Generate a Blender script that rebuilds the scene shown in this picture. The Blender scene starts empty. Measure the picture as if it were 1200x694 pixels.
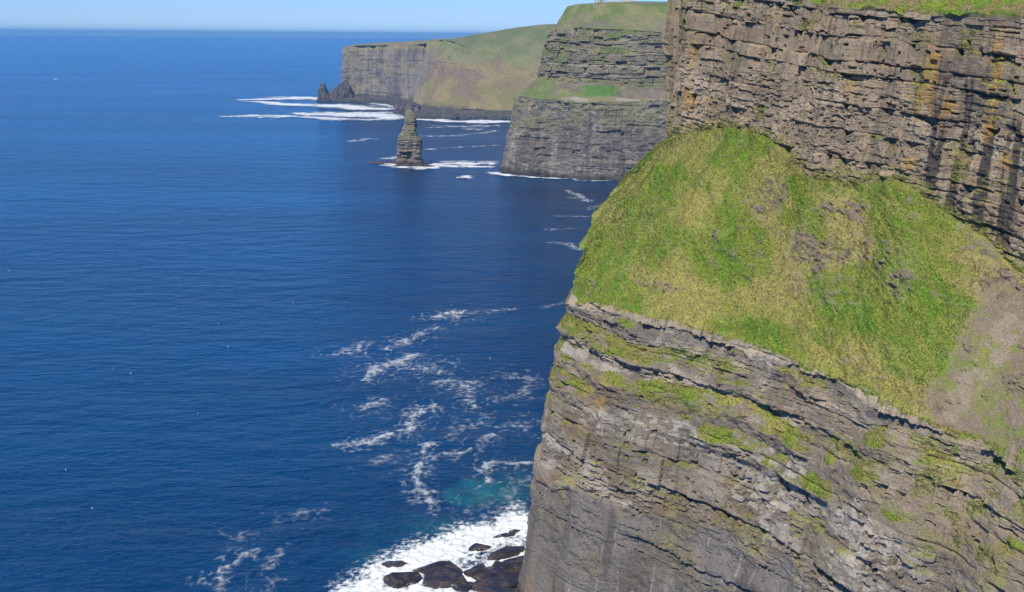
import bpy, math, random
import numpy as np
from mathutils import Matrix, Vector

# ------------------------------------------------------------------ scene
scene = bpy.context.scene
col = scene.collection
R = math.radians
random.seed(7)
F4 = np.float32

# ------------------------------------------------------------------ camera
CAM_Z, PITCH, ROLL, FPX, W, H = 160.0, R(13.23), R(0.46), 1300.0, 1200.0, 694.0
cam_rot = Matrix.Rotation(R(90) - PITCH, 3, 'X') @ Matrix.Rotation(ROLL, 3, 'Z')
cd = bpy.data.cameras.new('camera'); cam = bpy.data.objects.new('camera', cd); col.objects.link(cam)
cam.matrix_world = Matrix.Translation((0, 0, CAM_Z)) @ cam_rot.to_4x4()
cd.sensor_width = 36; cd.lens = 36 * FPX / W; cd.clip_start = 1; cd.clip_end = 150000
scene.camera = cam
CR = np.array(cam_rot)

def ray(x, y):
    return CR @ np.array([(x - W / 2) / FPX, -(y - H / 2) / FPX, -1.0])
def at(x, y, Y):                       # world point seen at a photo pixel, at world distance Y
    d = ray(x, y); return d * (Y / d[1]) + np.array([0, 0, CAM_Z])
def atz(x, y, z):                      # world point seen at a photo pixel, at height z
    d = ray(x, y); return d * ((z - CAM_Z) / d[2]) + np.array([0, 0, CAM_Z])
def project(P):
    q = (P - np.array([0, 0, CAM_Z], F4)) @ CR.astype(F4)
    w = np.where(-q[..., 2] > 1, -q[..., 2], 1e9)
    return q[..., 0] / w * FPX + W / 2, H / 2 - q[..., 1] / w * FPX

# ------------------------------------------------------------------ noise
def hsh(a, b=0, c=0, seed=0):
    a = np.asarray(a).astype(np.int64).astype(np.uint32); b = np.asarray(b).astype(np.int64).astype(np.uint32)
    c = np.asarray(c).astype(np.int64).astype(np.uint32)
    with np.errstate(over='ignore'):
        h = a * np.uint32(374761393) + b * np.uint32(668265263) + c * np.uint32(2147483647 - 58) + np.uint32((seed * 974711 + 1013) & 0xffffffff)
        h = (h ^ (h >> np.uint32(13))) * np.uint32(1274126177)
        h = (h ^ (h >> np.uint32(16))) * np.uint32(2246822519)
        h = h ^ (h >> np.uint32(15))
    return (h & np.uint32(0xffffff)).astype(F4) / F4(16777216)
def sm(t): return t * t * (3 - 2 * t)
def n2(x, y, seed=0):
    x = np.asarray(x, F4); y = np.asarray(y, F4); x, y = np.broadcast_arrays(x, y)
    ix = np.floor(x); iy = np.floor(y); fx = sm(x - ix); fy = sm(y - iy)
    ix = ix.astype(np.int32); iy = iy.astype(np.int32)
    a = hsh(ix, iy, 0, seed); b = hsh(ix + 1, iy, 0, seed); c = hsh(ix, iy + 1, 0, seed); d = hsh(ix + 1, iy + 1, 0, seed)
    return (a + (b - a) * fx) * (1 - fy) + (c + (d - c) * fx) * fy
def fb(x, y, seed=0, o=4, g=0.5):      # -1..1 about
    s = 0; amp = 1; t = 0
    for i in range(o):
        s = s + (n2(x * (2.03 ** i) + 17.1 * i, y * (2.03 ** i) - 9.7 * i, seed + i) - 0.5) * 2 * amp; t += amp; amp *= g
    return s / t * 1.6
def ss(a, b, x):
    t = np.clip((x - a) / (b - a), 0, 1); return t * t * (3 - 2 * t)
def mix(a, b, m):
    m = np.asarray(m)[..., None]; return a * (1 - m) + b * m
def rgb(*c): return np.array(c, F4)

# ------------------------------------------------------------------ beds of rock
class Strata:
    def __init__(s, seed, z0, z1, tmin, tmax, wmin, wmax):
        r = np.random.RandomState(seed); b = [z0]
        while b[-1] < z1: b.append(b[-1] + tmin + (tmax - tmin) * r.rand() ** 1.6)
        s.b = np.array(b, F4); n = len(b); s.t = np.diff(s.b, append=b[-1] + tmax)
        s.h = (r.rand(n) * 2 - 1).astype(F4); s.w = (wmin + (wmax - wmin) * r.rand(n)).astype(F4)
        s.o = (r.rand(n) * 50).astype(F4); s.c = r.rand(n).astype(F4); s.seed = seed
    def __call__(s, x, z):
        i = np.clip(np.searchsorted(s.b, z) - 1, 0, len(s.b) - 1)
        ez = np.minimum(z - s.b[i], s.b[i] + s.t[i] - z)
        q = x / s.w[i] + s.o[i]; q = q + 0.35 * np.sin(q * 1.7 + i)
        c = np.floor(q); f = q - c
        es = np.minimum(f, 1 - f) * s.w[i]
        s.f = f; s.dt = s.b[i] + s.t[i] - z
        return i, s.h[i], hsh(i, c, 3, s.seed), hsh(i, c, 9, s.seed), ez, es, s.c[i]

# ------------------------------------------------------------------ mesh helpers
def new_obj(name, me, mat, parent=None):
    o = bpy.data.objects.new(name, me); col.objects.link(o); o.parent = parent
    if mat: me.materials.append(mat)
    return o
def tag(o, label=None, cat=None, group=None, kind=None):
    for k, v in (('label', label), ('category', cat), ('group', group), ('kind', kind)):
        if v: o[k] = v
    return o
def raw_mesh(name, V, Fq, C=None, A=None, smooth=False, nper=4):
    me = bpy.data.meshes.new(name); V = np.ascontiguousarray(V, F4).reshape(-1, 3)
    Fq = np.ascontiguousarray(Fq, np.int32).reshape(-1, nper)
    me.vertices.add(len(V)); me.vertices.foreach_set('co', V.ravel())
    me.loops.add(Fq.size); me.loops.foreach_set('vertex_index', Fq.ravel())
    me.polygons.add(len(Fq)); me.polygons.foreach_set('loop_start', np.arange(0, Fq.size, nper, dtype=np.int32))
    me.polygons.foreach_set('use_smooth', np.full(len(Fq), smooth, bool))
    me.update(calc_edges=True)
    if C is not None:
        a = me.attributes.new('Col', 'FLOAT_COLOR', 'POINT')
        a.data.foreach_set('color', np.concatenate([np.asarray(C, F4).reshape(-1, 3), np.ones((len(V), 1), F4)], 1).ravel())
    if A is not None:
        a = me.attributes.new('dens', 'FLOAT', 'POINT'); a.data.foreach_set('value', np.asarray(A, F4).ravel())
    return me
def grid_faces(nr, nc, wrap=False):
    i = np.arange(nr * nc, dtype=np.int32).reshape(nr, nc)
    if wrap: i = np.concatenate([i, i[:, :1]], 1)
    return np.stack([i[:-1, :-1], i[:-1, 1:], i[1:, 1:], i[1:, :-1]], -1).reshape(-1, 4)
def grid_normal(P):
    du = np.gradient(P, axis=1); dv = np.gradient(P, axis=0); n = np.cross(du, dv)
    return n / np.maximum(np.linalg.norm(n, axis=-1, keepdims=True), 1e-6)

# ------------------------------------------------------------------ materials
def mat_new(name):
    m = bpy.data.materials.new(name); m.use_nodes = True
    nt = m.node_tree; return m, nt, nt.nodes['Principled BSDF'], nt.nodes, nt.links
def mat_terrain(name, scale, bump, rough=0.92, var=0.35):
    m, nt, b, N, L = mat_new(name)
    at_ = N.new('ShaderNodeAttribute'); at_.attribute_name = 'Col'
    tc = N.new('ShaderNodeTexCoord')
    n1 = N.new('ShaderNodeTexNoise'); n1.inputs['Scale'].default_value = scale; n1.inputs['Detail'].default_value = 5; n1.inputs['Roughness'].default_value = 0.65
    mp = N.new('ShaderNodeMapping'); mp.inputs['Scale'].default_value = (1, 1, 1.8)
    L.new(tc.outputs['Object'], mp.inputs['Vector']); L.new(mp.outputs['Vector'], n1.inputs['Vector'])
    mr = N.new('ShaderNodeMapRange'); mr.inputs['From Min'].default_value = 0.3; mr.inputs['From Max'].default_value = 0.7
    mr.inputs['To Min'].default_value = 1 - var; mr.inputs['To Max'].default_value = 1 + var
    L.new(n1.outputs['Fac'], mr.inputs['Value'])
    mx = N.new('ShaderNodeVectorMath'); mx.operation = 'SCALE'
    L.new(at_.outputs['Color'], mx.inputs[0]); L.new(mr.outputs['Result'], mx.inputs['Scale'])
    L.new(mx.outputs['Vector'], b.inputs['Base Color'])
    bp = N.new('ShaderNodeBump'); bp.inputs['Strength'].default_value = 0.8; bp.inputs['Distance'].default_value = bump
    L.new(n1.outputs['Fac'], bp.inputs['Height']); L.new(bp.outputs['Normal'], b.inputs['Normal'])
    b.inputs['Roughness'].default_value = rough; b.inputs['Specular IOR Level'].default_value = 0.25
    return m
def mat_plain(name, c, rough=0.8, var=0.2, scale=1.5, bump=0.05, spec=0.3):
    m, nt, b, N, L = mat_new(name)
    tc = N.new('ShaderNodeTexCoord'); n1 = N.new('ShaderNodeTexNoise'); n1.inputs['Scale'].default_value = scale; n1.inputs['Detail'].default_value = 4
    L.new(tc.outputs['Object'], n1.inputs['Vector'])
    r = N.new('ShaderNodeValToRGB'); r.color_ramp.elements[0].position = 0.3; r.color_ramp.elements[1].position = 0.7
    r.color_ramp.elements[0].color = tuple(v * (1 - var) for v in c) + (1,); r.color_ramp.elements[1].color = tuple(min(1, v * (1 + var)) for v in c) + (1,)
    L.new(n1.outputs['Fac'], r.inputs['Fac']); L.new(r.outputs['Color'], b.inputs['Base Color'])
    bp = N.new('ShaderNodeBump'); bp.inputs['Distance'].default_value = bump; bp.inputs['Strength'].default_value = 0.6
    L.new(n1.outputs['Fac'], bp.inputs['Height']); L.new(bp.outputs['Normal'], b.inputs['Normal'])
    b.inputs['Roughness'].default_value = rough; b.inputs['Specular IOR Level'].default_value = spec
    return m
M_near = mat_terrain('near_rock_and_grass', 2.2, 0.16, var=.42)
M_mid = mat_terrain('tower_headland_rock', 0.7, 0.8)
M_far = mat_terrain('far_headland_rock', 0.25, 1.5)
M_stack = mat_terrain('stack_rock', 0.9, 0.5)
M_wet = mat_terrain('wet_rock', 1.3, 0.45, rough=0.3)

# colours (albedo)
SHALE, SAND, PALE, BROWN = rgb(.135, .115, .090), rgb(.30, .245, .175), rgb(.45, .40, .33), rgb(.20, .145, .09)
OCHRE, SEEP, RUST = rgb(.42, .25, .05), rgb(.05, .042, .036), rgb(.30, .15, .07)
GREEN, LUSH, DRY, OLIVE = rgb(.17, .215, .028), rgb(.115, .205, .018), rgb(.36, .29, .095), rgb(.20, .185, .05)
SCREE = rgb(.185, .145, .105)

# ------------------------------------------------------------------ loft through strings of control points
def hermite(T, Pk, t):                 # Pk: (K,3), knots T, samples t
    T = np.asarray(T, float); Pk = np.asarray(Pk, float)
    d = np.diff(Pk, axis=0) / np.diff(T)[:, None]
    m = np.zeros_like(Pk); m[1:-1] = (d[1:] + d[:-1]) / 2; m[0] = d[0]; m[-1] = d[-1]
    i = np.clip(np.searchsorted(T, t) - 1, 0, len(T) - 2); h = (T[i + 1] - T[i])
    x = ((t - T[i]) / h)[:, None]; h = h[:, None]
    return ((2 * x**3 - 3 * x**2 + 1) * Pk[i] + (x**3 - 2 * x**2 + x) * h * m[i] + (-2 * x**3 + 3 * x**2) * Pk[i + 1] + (x**3 - x**2) * h * m[i + 1])
def loft(strings, T, t, rows):
    S = [hermite(T, s, t) for s in strings]; out = []; sec = []; frac = []
    for j, n in enumerate(rows):
        a = np.linspace(0, 1, n, endpoint=(j == len(rows) - 1))
        for v in a: out.append(S[j] * (1 - v) + S[j + 1] * v)
        sec += [j] * n; frac += list(a)
    P = np.array(out, F4)
    du = np.gradient(P, axis=1); du[..., 2] = 0
    # smooth the horizontal direction along the rows so corners stay clean
    nrm = np.stack([du[..., 1], -du[..., 0], np.zeros_like(du[..., 0])], -1)
    nrm /= np.maximum(np.linalg.norm(nrm, axis=-1, keepdims=True), 1e-6)
    return P, nrm, np.array(sec)[:, None], np.array(frac, F4)[:, None]

# ================================================================== NEAR HEADLAND
def near_headland():
    lip = [(120, 455, 150), (66, 372, 140), tuple(at(772, 172, 341)), tuple(at(716, 228, 328)), tuple(at(683, 293, 311)),
           tuple(atz(674, 342, 90)), tuple(atz(705, 354, 90)), tuple(atz(748, 366, 90)), tuple(atz(800, 379, 89.3)), tuple(atz(855, 394, 88.6)), tuple(atz(926, 418, 87.6)),
           tuple(atz(998, 448, 86.6)), tuple(atz(1054, 476, 85.6)), tuple(atz(1110, 499, 84.8)), tuple(atz(1161, 515, 84.5)), tuple(atz(1205, 541, 84)),
           (112, 158, 84), (146, 110, 84), (180, 60, 85)]
    lip = np.array(lip); K = len(lip)
    # outward horizontal at the control points
    g = np.gradient(lip[:, :2], axis=0); g /= np.linalg.norm(g, axis=1)[:, None]
    out = np.stack([g[:, 1], -g[:, 0]], 1)
    out[5] = (-.87, -.50); out[4] = (-.99, -.12); out[6] = (-.80, -.60)
    out[7:12] = (-.78, -.62)
    def off(src, d, z, dz=None):
        r = src.copy(); d = np.broadcast_to(d, (K,)); r[:, :2] += out * d[:, None]; r[:, 2] = z; return r
    base = off(lip, [26, 22, 18, 17.5, 18, 19] + [17] * (K - 6), -3)
    s1 = off(lip, [22, 18, 13, 12, 10.5, 10.5] + [11] * (K - 6), 38)
    s1[8:12, 2] = (39.5, 42, 43, 42)
    s2 = off(lip, [16, 13, 9, 7, 6.5, 6.5] + [7.5] * (K - 6), 62)
    s2[:5, 2] = (80, 78, 75, 70, 66)
    foot_px = {5: (797, 158, 336), 6: (825, 153, 330), 7: (852, 150, 323), 8: (888, 157, 314), 9: (918, 175, 306), 10: (950, 208, 297),
               11: (1010, 214, 284), 12: (1060, 216, 273), 13: (1110, 252, 262), 14: (1150, 282, 253), 15: (1204, 322, 243)}
    foot = lip.copy()
    foot[0] = (126, 452, 152); foot[1] = (72, 368, 142); foot[2] = at(781, 166, 347); foot[3] = at(788, 161, 342); foot[4] = at(793, 160, 339)
    for k, p in foot_px.items(): foot[k] = at(*p)
    foot[16] = (152, 205, 110); foot[17] = (190, 160, 112); foot[18] = (226, 108, 113)
    top = foot.copy(); inn = -out
    for k in range(K):
        v = (.8, .6) if k >= 5 else ((.97, .2) if k >= 2 else (.8, -.5))
        top[k, 0] += v[0] * 5; top[k, 1] += v[1] * 5
    ztop = {0: 178, 1: 176, 2: 174, 3: 173.5, 4: 173, 5: 173, 6: 172.5, 7: 172, 8: 171, 9: 169.5, 10: 168, 11: 166.6, 12: 165.6, 13: 165, 14: 164.6, 15: 164.2, 16: 164, 17: 164, 18: 164}
    for k, z in ztop.items(): top[k, 2] = z
    # keep the upper left edge near the photo's x=790 line
    for k, x in ((2, 792), (3, 793), (4, 795), (5, 800)):
        top[k] = at(x, -18, top[k, 1])
    f1 = top.copy(); f1[:, 0] += 14; f1[:, 1] += 8; f1[:, 2] += 7
    f2 = top.copy(); f2[:, 0] += 160; f2[:, 1] += 60; f2[:, 2] += 14
    T = np.concatenate([[0], np.cumsum(np.linalg.norm(np.diff(lip[:, :2], axis=0), axis=1))])
    def span(a, b, st): return np.arange(a, b, st)
    t = np.concatenate([span(0, T[2], 1.6), span(T[2], T[4], .35), span(T[4], T[11], .19), span(T[11], T[15] + 3, .165), span(T[15] + 3, T[18], 1.2)])
    rows = [125, 125, 120, 235, 255, 24, 16]
    P, nr, sec, fr = loft([base, s1, s2, lip, foot, top, f1, f2], T, t, rows)
    s = np.broadcast_to(t[None, :].astype(F4), P.shape[:2]); z = P[..., 2].copy()
    secf = sec + fr
    # ---- weights
    wA = 1 - ss(0.93, 1.08, secf + 0.20 * fb(s / 13, z / 9, 3) + .06 * fb(s / 2.5, z / 2, 4)); wD = ((sec == 3)).astype(F4)
    wC = (sec == 2).astype(F4); wE = (sec == 4).astype(F4); wF = (sec >= 5).astype(F4); wB = np.clip((sec < 2) - wA, 0, 1)
    wC = np.broadcast_to(wC, s.shape); wD = np.broadcast_to(wD, s.shape); wE = np.broadcast_to(wE, s.shape); wF = np.broadcast_to(wF, s.shape)
    warp = 1.5 * fb(s / 75, z / 90, 11, 2) + 0.15 * fb(s / 7, z / 9, 12, 2)
    zl = z + warp + .032 * (s - T[5]); ze = z + 0.085 * (s - 60) * ss(40, 90, s) + warp
    sw = s + 0.4 * fb(s / 5, z / 6, 13, 2)
    big = Strata(21, -20, 230, 2.6, 9.5, 3, 10); small = Strata(22, -20, 230, .45, 1.5, .9, 3.2); fine = Strata(23, -20, 230, .25, .6, .5, 1.6)
    zz = np.where(secf >= 4, ze, zl)
    i1, h1, b1, c1, ez1, es1, k1 = big(sw, zz); i2, h2, b2, c2, ez2, es2, k2 = small(sw, zz + .3 * fb(s / 3, z / 3, 14, 2)); i3, h3, b3, c3, ez3, es3, k3 = fine(sw, zz)
    rough = fb(s / 2.2, z / 1.6, 31, 4, .6)
    lump = fb(s / 22, z / 30, 32, 3)
    crack = lambda e, w: np.exp(-(e / w) ** 2)
    # patches located by what the photograph shows, anchored in along-face / height coordinates
    px_, py_ = project(P)
    def patch(x, y, rs, rz, seed=0, slope=0.0, soft=.8, where=None):
        d = (px_ - x) ** 2 + (py_ - y) ** 2
        if where is not None: d = d + (1 - where) * 1e7
        k = np.unravel_index(np.argmin(d), d.shape); s0, z0 = s[k], z[k]
        a = (s - s0); b = (z - z0) - slope * a
        r = np.sqrt((a / rs) ** 2 + (b / rz) ** 2) + .35 * fb(s / (rs * .6 + 1), z / (rz * .6 + 1), 200 + seed, 4, .6)
        return 1 - ss(1 - soft / 2, 1 + soft / 2, r)
    # ---- blocky cliff displacement
    shaly = np.where(k1 > .5, np.where(secf >= 4, .6, 1.), .16) * (.55 + .45 * ss(-.3, .3, fb(s / 11, z / 8, 33, 3)))
    med = hsh(np.floor(sw / 4.3 + i1 * .37), i1, 5, 77); patchy = ss(-.15, .3, fb(s / 9, z / 3, 34, 3))
    blocks = 1.0 * h1 + 0.85 * (b1 - .5) * 2 + .4 * (med - .5) * 2 + shaly * (.30 * h2 + .55 * (b2 - .5) * 2 + .14 * (b3 - .5) * 2)
    tri = (1 - np.abs(big.f - .35 - .3 * b1) * (1.6 + 2 * c1)) * (1.0 + 2.2 * b1) + .3 * fb(s / 1.5, z / 1.2, 35, 2)
    notch = -1. * ss(0, .12, tri - big.dt) * (c1 > .66) * (1.6 + 1.4 * b1) - 1. * (c2 > .93) * (.5 + .8 * b2)
    notch = notch - .9 * ss(0, .1, .5 * (1 - np.abs(small.f - .5) * 2) - small.dt) * (c2 > .90)
    cr = -.7 * crack(ez1, .26) * patchy - .30 * crack(es1, .15) * (b1 > .3) - shaly * (.34 * crack(ez2, .12) * patchy + .14 * crack(es2, .1))
    rockE = blocks * .85 + notch + cr + .13 * rough + 1.5 * lump
    # lower part of upper cliff: more fractured
    facet = (hsh(np.floor((s + .18 * z + .8 * fb(z / 9, s / 30, 36, 2)) / 6.1), 0, 0, 37) - .5) * 2
    rockE = rockE + .8 * facet
    frE = ss(.55, .15, fr + .2 * fb(s / 10, z / 8, 41))
    rockE = rockE * (1 - frE * .35) + frE * (.55 * (b2 - .5) + .5 * fb(s / 3.2, z / 2.2, 42, 4, .62))
    butt = 1.6 * (n2(s / 4.5, z / 60, 43) - .5) * ss(120, 150, s)      # vertical ribs by the seeps on the right
    dE = rockE + butt * 1.3 * ss(.75, .4, fr)
    bulge = np.clip(patch(900, 560, 16, 11, 300, where=1. - wD) + patch(1060, 600, 16, 14, 301, where=1. - wD), 0, 1)
    dB = blocks * 1.0 + bulge * (.75 * (b2 - .5) * 2 + .5 * (med - .5) * 2) + notch * .9 + cr + .15 * rough + 1.2 * lump + .14 * fb(s / 3, z / 1.2, 44, 3)
    dA = .9 * lump + .7 * fb(s / 7, z / 40, 45, 3) + .22 * rough + .05 * h2 + .03 * h3 + .5 * fb(s / 5, z / 4, 49, 4, .6) * ss(.1, .4, lump + .2) + .22 * fb(s / 12, z / 5, 46, 3) \
        - .45 * crack(ez1, .25) * (k1 > .55) * ss(-.2, .3, fb(s / 15, z / 12, 47)) + .25 * fb(s / 1.5, z / 9, 48, 3)
    dA = dA + (blocks * .35 + notch * .35) * ss(.45, 1., fr + .25 * fb(s / 8, z / 6, 50, 3)) * (sec == 0)
    arc = z - (33 + .0022 * (s - T[8] - 8) ** 2 * np.sign(1) * .25 + 1.0 * fb(s / 9, s * 0, 59, 3))
    dA = dA + 1.3 * ss(-.1, .1, arc) * ss(T[7], T[8], s) * ss(T[12], T[11], s) * ss(5, 1, arc)
    # terraces under the lip
    tw = zl + 1.3 * fb(s / 14, z / 25, 51, 4); per = 7.2
    tt = (tw - 61.5) / per; ft = tt - np.floor(tt)
    prof = np.where(ft < .42, 0, (ft - .42) / .58)
    ridx = ss(T[13] + 6, T[12] - 10, s)
    tamp = 3.6 * ss(-.35, .3, fb(s / 15, np.floor(tt) * 3.1 + z / 30, 52, 3) + .12) * (.35 + .65 * ridx)
    terr = (ft - prof) * tamp
    dC = terr + (blocks * .55 + notch * .8 + .4 * rough) * np.where(ft < .42, 1, .5) + cr * .7 + .7 * lump
    zlip = P[:, :, 2][np.argmax(sec[:, 0] == 3)][None, :]
    below = zlip - z + .25 * fb(s / 4, s * 0, 53)
    lth = 1.9 + .9 * fb(s / 6, s * 0, 56, 3) + .5 * (hsh(np.floor(sw / .85), 0, 0, 57) - .5)
    lipb = (wC > 0) * ss(0, .15, below) * ss(lth, lth - .15, below)
    colj = hsh(np.floor(sw / .85), 0, 0, 54)
    lipon = ss(-.1, .15, fb(s / 9, s * 0, 55, 4, .6) + .16) * ss(T[5] - 1, T[5] + 3, s)
    lipb = lipb * ss(T[5] - 4, T[5], s)
    dC = dC * (1 - .75 * lipb * lipon) + lipb * lipon * (1.0 + .6 * (colj - .5) * 2 - .2 * crack(np.abs(sw / .85 - np.round(sw / .85)) * .85, .12))
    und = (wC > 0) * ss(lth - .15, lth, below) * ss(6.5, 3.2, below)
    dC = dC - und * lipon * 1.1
    # ---- grass slope displacement (outward + up)
    onto = ss(0, .06, fr) * ss(1, .95, fr)
    oc = np.clip(patch(905, 232, 9, 5, 1, where=wD) + patch(950, 290, 9, 4, 2, where=wD) + patch(1020, 300, 10, 4, 3, where=wD) + patch(990, 250, 8, 4, 4, where=wD) + .8 * patch(775, 335, 5, 1.2, 5, where=wD)
                 + patch(1150, 285, 7, 3.5, 6, where=wD) + patch(1180, 330, 6, 2.5, 6, where=wD) + patch(1195, 445, 5, 2, 8, where=wD) + patch(850, 275, 3, 2, 9, where=wD) + patch(1060, 335, 5, 2.5, 10, where=wD)
                 + .5 * patch(960, 330, 14, 5, 12, where=wD), 0, 1)
    ocn = fb(s / 1.9, z / .9, 61, 4, .6) + .5 * fb(s / 6, z / 3, 62, 2)
    ocm = oc * ss(.12, .42, ocn + .15)
    outm = ss(.78, .95, ocn + .25 * fb(s / 20, z / 12, 63)) * .55 * (oc < .1)    # stray stones elsewhere
    rk = np.clip(ocm + outm, 0, 1) * wD
    gd = 1.7 * fb(s / 17, z / 12, 64, 3) + .5 * fb(s / 4.2, z / 3.2, 65, 3) + .26 * fb((s + z * .8) / 1.5, z / .75, 66, 4, .6)
    gully = np.clip(patch(1163, 430, 6.5, 11, 21, soft=1.4, where=wD) + patch(1140, 462, 6, 6, 22, soft=1.4, where=wD) + patch(1190, 395, 7, 7, 23, soft=1.4, where=wD) + patch(1180, 480, 12, 9, 24, soft=1.4, where=wD) + .7 * patch(1110, 480, 6, 3, 25, soft=1.4, where=wD), 0, 1) * wD
    dD = gd * onto * (1 - .5 * gully) + rk * (.35 + .8 * (b2 - .5) + .5 * (b3 - .5)) * onto - gully * onto * .8
    # bring the grass zone in line with the lip and cliff displacement at its borders
    row_lip = np.argmax(sec[:, 0] == 3); row_ft = np.argmax(sec[:, 0] == 4)
    dlip = dC[row_lip - 1][None, :]; dft = dE[row_ft][None, :]
    dD = dD + dlip * ss(.06, 0, fr) + (np.clip(dft, -1, 1.5)) * ss(.93, 1, fr)
    wAl = wA * (sec < 2)
    disp = np.where(sec < 2, dA * wAl + dB * (1 - wAl), 0) + np.where(sec == 2, dC, 0) + np.where(sec == 3, dD, 0) + np.where(sec == 4, dE, 0)
    # smooth B to C
    bl = ss(1.9, 2.0, secf) * (sec == 1); disp = disp * (1 - bl) + dC * bl
    # top grass bank
    tb = ss(.0, .3, secf - 5) ; dtop = dE[row_ft + rows[4] - 1][None, :] * (1 - tb) + 1.0 * fb(s / 9, (secf) * 3, 71, 4)
    disp = np.where(sec >= 5, dtop, disp)
    disp = np.where(z < 2, disp, disp)
    dirv = nr.copy()
    gz = (sec == 3) * onto * .75
    dirv[..., 2] += gz; dirv[..., 2] += (sec >= 5) * .6
    P2 = P + dirv * disp[..., None]
    # little vertical jitter on plateau edge
    P2[..., 2] += np.where(sec == 5, .5 * fb(s / 2.5, fr * 4, 72, 3), 0)
    # ---- colour
    N_ = grid_normal(P2); nz = N_[..., 2]
    f1n = fb(s / 9, z / 5, 81, 4); f2n = fb(s / 2.5, z / 1.1, 82, 4, .6); f3n = fb(s / 1.4, z / 14, 83, 4, .6); f4n = fb(s / 30, z / 18, 84, 3)
    tone = np.clip(.5 + .30 * f1n + .22 * (b1 - .5) * 2 + .18 * (b2 - .5) * 2 + .16 * f2n, 0, 1)
    C = mix(SHALE * 1.15, SAND, tone)
    up4 = (sec == 4).astype(F4)
    C = C * (1 + .06 * up4)[..., None] * mix(rgb(1, 1, 1), rgb(1.06, 1.0, .90), up4)
    C = mix(C, PALE * (1 - .2 * up4)[..., None], (.7 - .45 * up4) * ss(.62, 1.0, k1 + .35 * f1n + .2 * (b2 - .5)))
    C = mix(C, BROWN, (.7 - .3 * (sec == 4)) * ss(.0, .6, fb(s / 12, z / 7, 85, 4)))
    # smooth dark shale at the bottom
    CA = mix(SHALE, rgb(.215, .195, .17), np.clip(.45 + .5 * fb(s / 9, z / 22, 86, 4) + .12 * f2n, 0, 1))
    CA = mix(CA, PALE * .9, .65 * ss(.2, .8, f3n + .35 * f4n))
    CA = mix(CA, rgb(.19, .16, .10), .6 * ss(.2, .8, fb(s / 14, z / 10, 87, 3)))
    CA = mix(CA, rgb(.09, .08, .075), .6 * ss(.3, .8, fb(s / 6, z / 30, 88, 4)))
    wa = np.where(sec < 2, wA, 0); C = mix(C, CA, wa)
    # pale guano-washed band in the middle of the lower cliff
    band = ss(.0, .25, fr) * (sec == 1) * ss(-.5, .3, f1n + .3)
    C = mix(C, PALE * (1.0 + .1 * f2n[..., None]), .30 * band * ss(.1, .5, f1n + .2 * b1))
    pw = np.clip(patch(900, 565, 13, 10, 31, where=1 - wD) + patch(1010, 640, 12, 8, 30, where=1 - wD) + patch(780, 505, 13, 3.5, 32, where=1 - wD) + patch(700, 492, 9, 3, 33, where=1 - wD), 0, 1) * (b2 > .25)
    C = mix(C, rgb(.52, .475, .40), .6 * pw * ss(-.3, .5, f2n + .2))
    C = C * (1 - .14 * (sec <= 1))[..., None] * rgb(1, 1, 1)
    # terrace rock: warm buff sandstone faces
    C = mix(C, rgb(.37, .30, .20), .45 * (sec == 2) * (ft < .42) * ss(-.3, .4, f1n + .2))
    C = C * (1 - .16 * (sec == 2))[..., None]
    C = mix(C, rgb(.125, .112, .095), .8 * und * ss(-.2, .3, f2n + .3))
    C = mix(C, rgb(.33, .27, .19) * (.75 + .5 * colj[..., None]), .8 * lipb)
    # seeps and lichen
    right = ss(105, 140, s)
    sp = ss(-.02, .3, fb(s / 2.3, z / 40, 91, 4, .6) + .25 * fb(s / 8, z / 60, 92)) * ss(.75, .45, fr + .12 * f1n) * ss(1030, 1100, px_) * (sec == 4)
    C = mix(C, SEEP, .93 * sp)
    sp2 = ss(.35, .7, fb(s / 1.8, z / 25, 93, 4, .6)) * (sec == 4)
    C = mix(C, SEEP * 1.6, .5 * sp2)
    och = np.zeros_like(s)
    for q, (x, y, a_, b_) in enumerate([(1168, 90, 1.3, 8), (1160, 130, 1.1, 5), (1085, 85, 2.6, 5), (1080, 110, 2.2, 4), (1100, 125, 2.6, 2.5), (812, 75, .8, 7), (806, 105, 1.2, 4), (810, 120, 1.6, 2), (1000, 98, .9, 3), (1180, 190, 1.6, 2), (1060, 190, 1.6, 1.6), (1196, 80, .8, 4)]):
        och = np.maximum(och, patch(x, y, a_ * 1.3, b_ * 1.2, 100 + q, where=wE))
    och = och * ss(-.5, .3, f3n + .2)
    for q, (x, y, a_, b_) in enumerate([(672, 400, 1.4, 4), (668, 450, 1.2, 6), (990, 575, .6, 3), (700, 470, 3, 2.5), (660, 500, 1.2, 4), (745, 415, 3, 1.5)]):
        och = np.maximum(och, .8 * patch(x, y, a_, b_, 120 + q, where=1 - wD - wE) * ss(-.4, .4, f2n))
    C = mix(C, OCHRE * .9, .72 * och * ss(-.7, .2, f2n + .3 * f3n))
    C = mix(C, RUST, .45 * ss(.55, .85, fb(s / 3, z / 4, 94, 4, .6)) * ss(0, .3, f4n + .2) * (sec == 4))
    # brown vegetated rock at the right
    rb = np.clip(patch(1120, 560, 17, 13, 34, where=1 - wD) + patch(1190, 620, 13, 12, 35, where=1 - wD), 0, 1) * (sec <= 2)
    C = mix(C, rgb(.26, .205, .135), .6 * rb)
    # ledge turf, anywhere on rock where a tread is flat enough
    tread = ss(.25, .6, nz)
    turfC = ss(.40, .50, ft + .12 * f2n) * (sec == 2) * ss(-.1, .35, fb(s / 7, z / 2.5, 95, 4, .6) + tamp / 3.4 * .8 - .62) * ss(1.6, 3.2, below)
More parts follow.
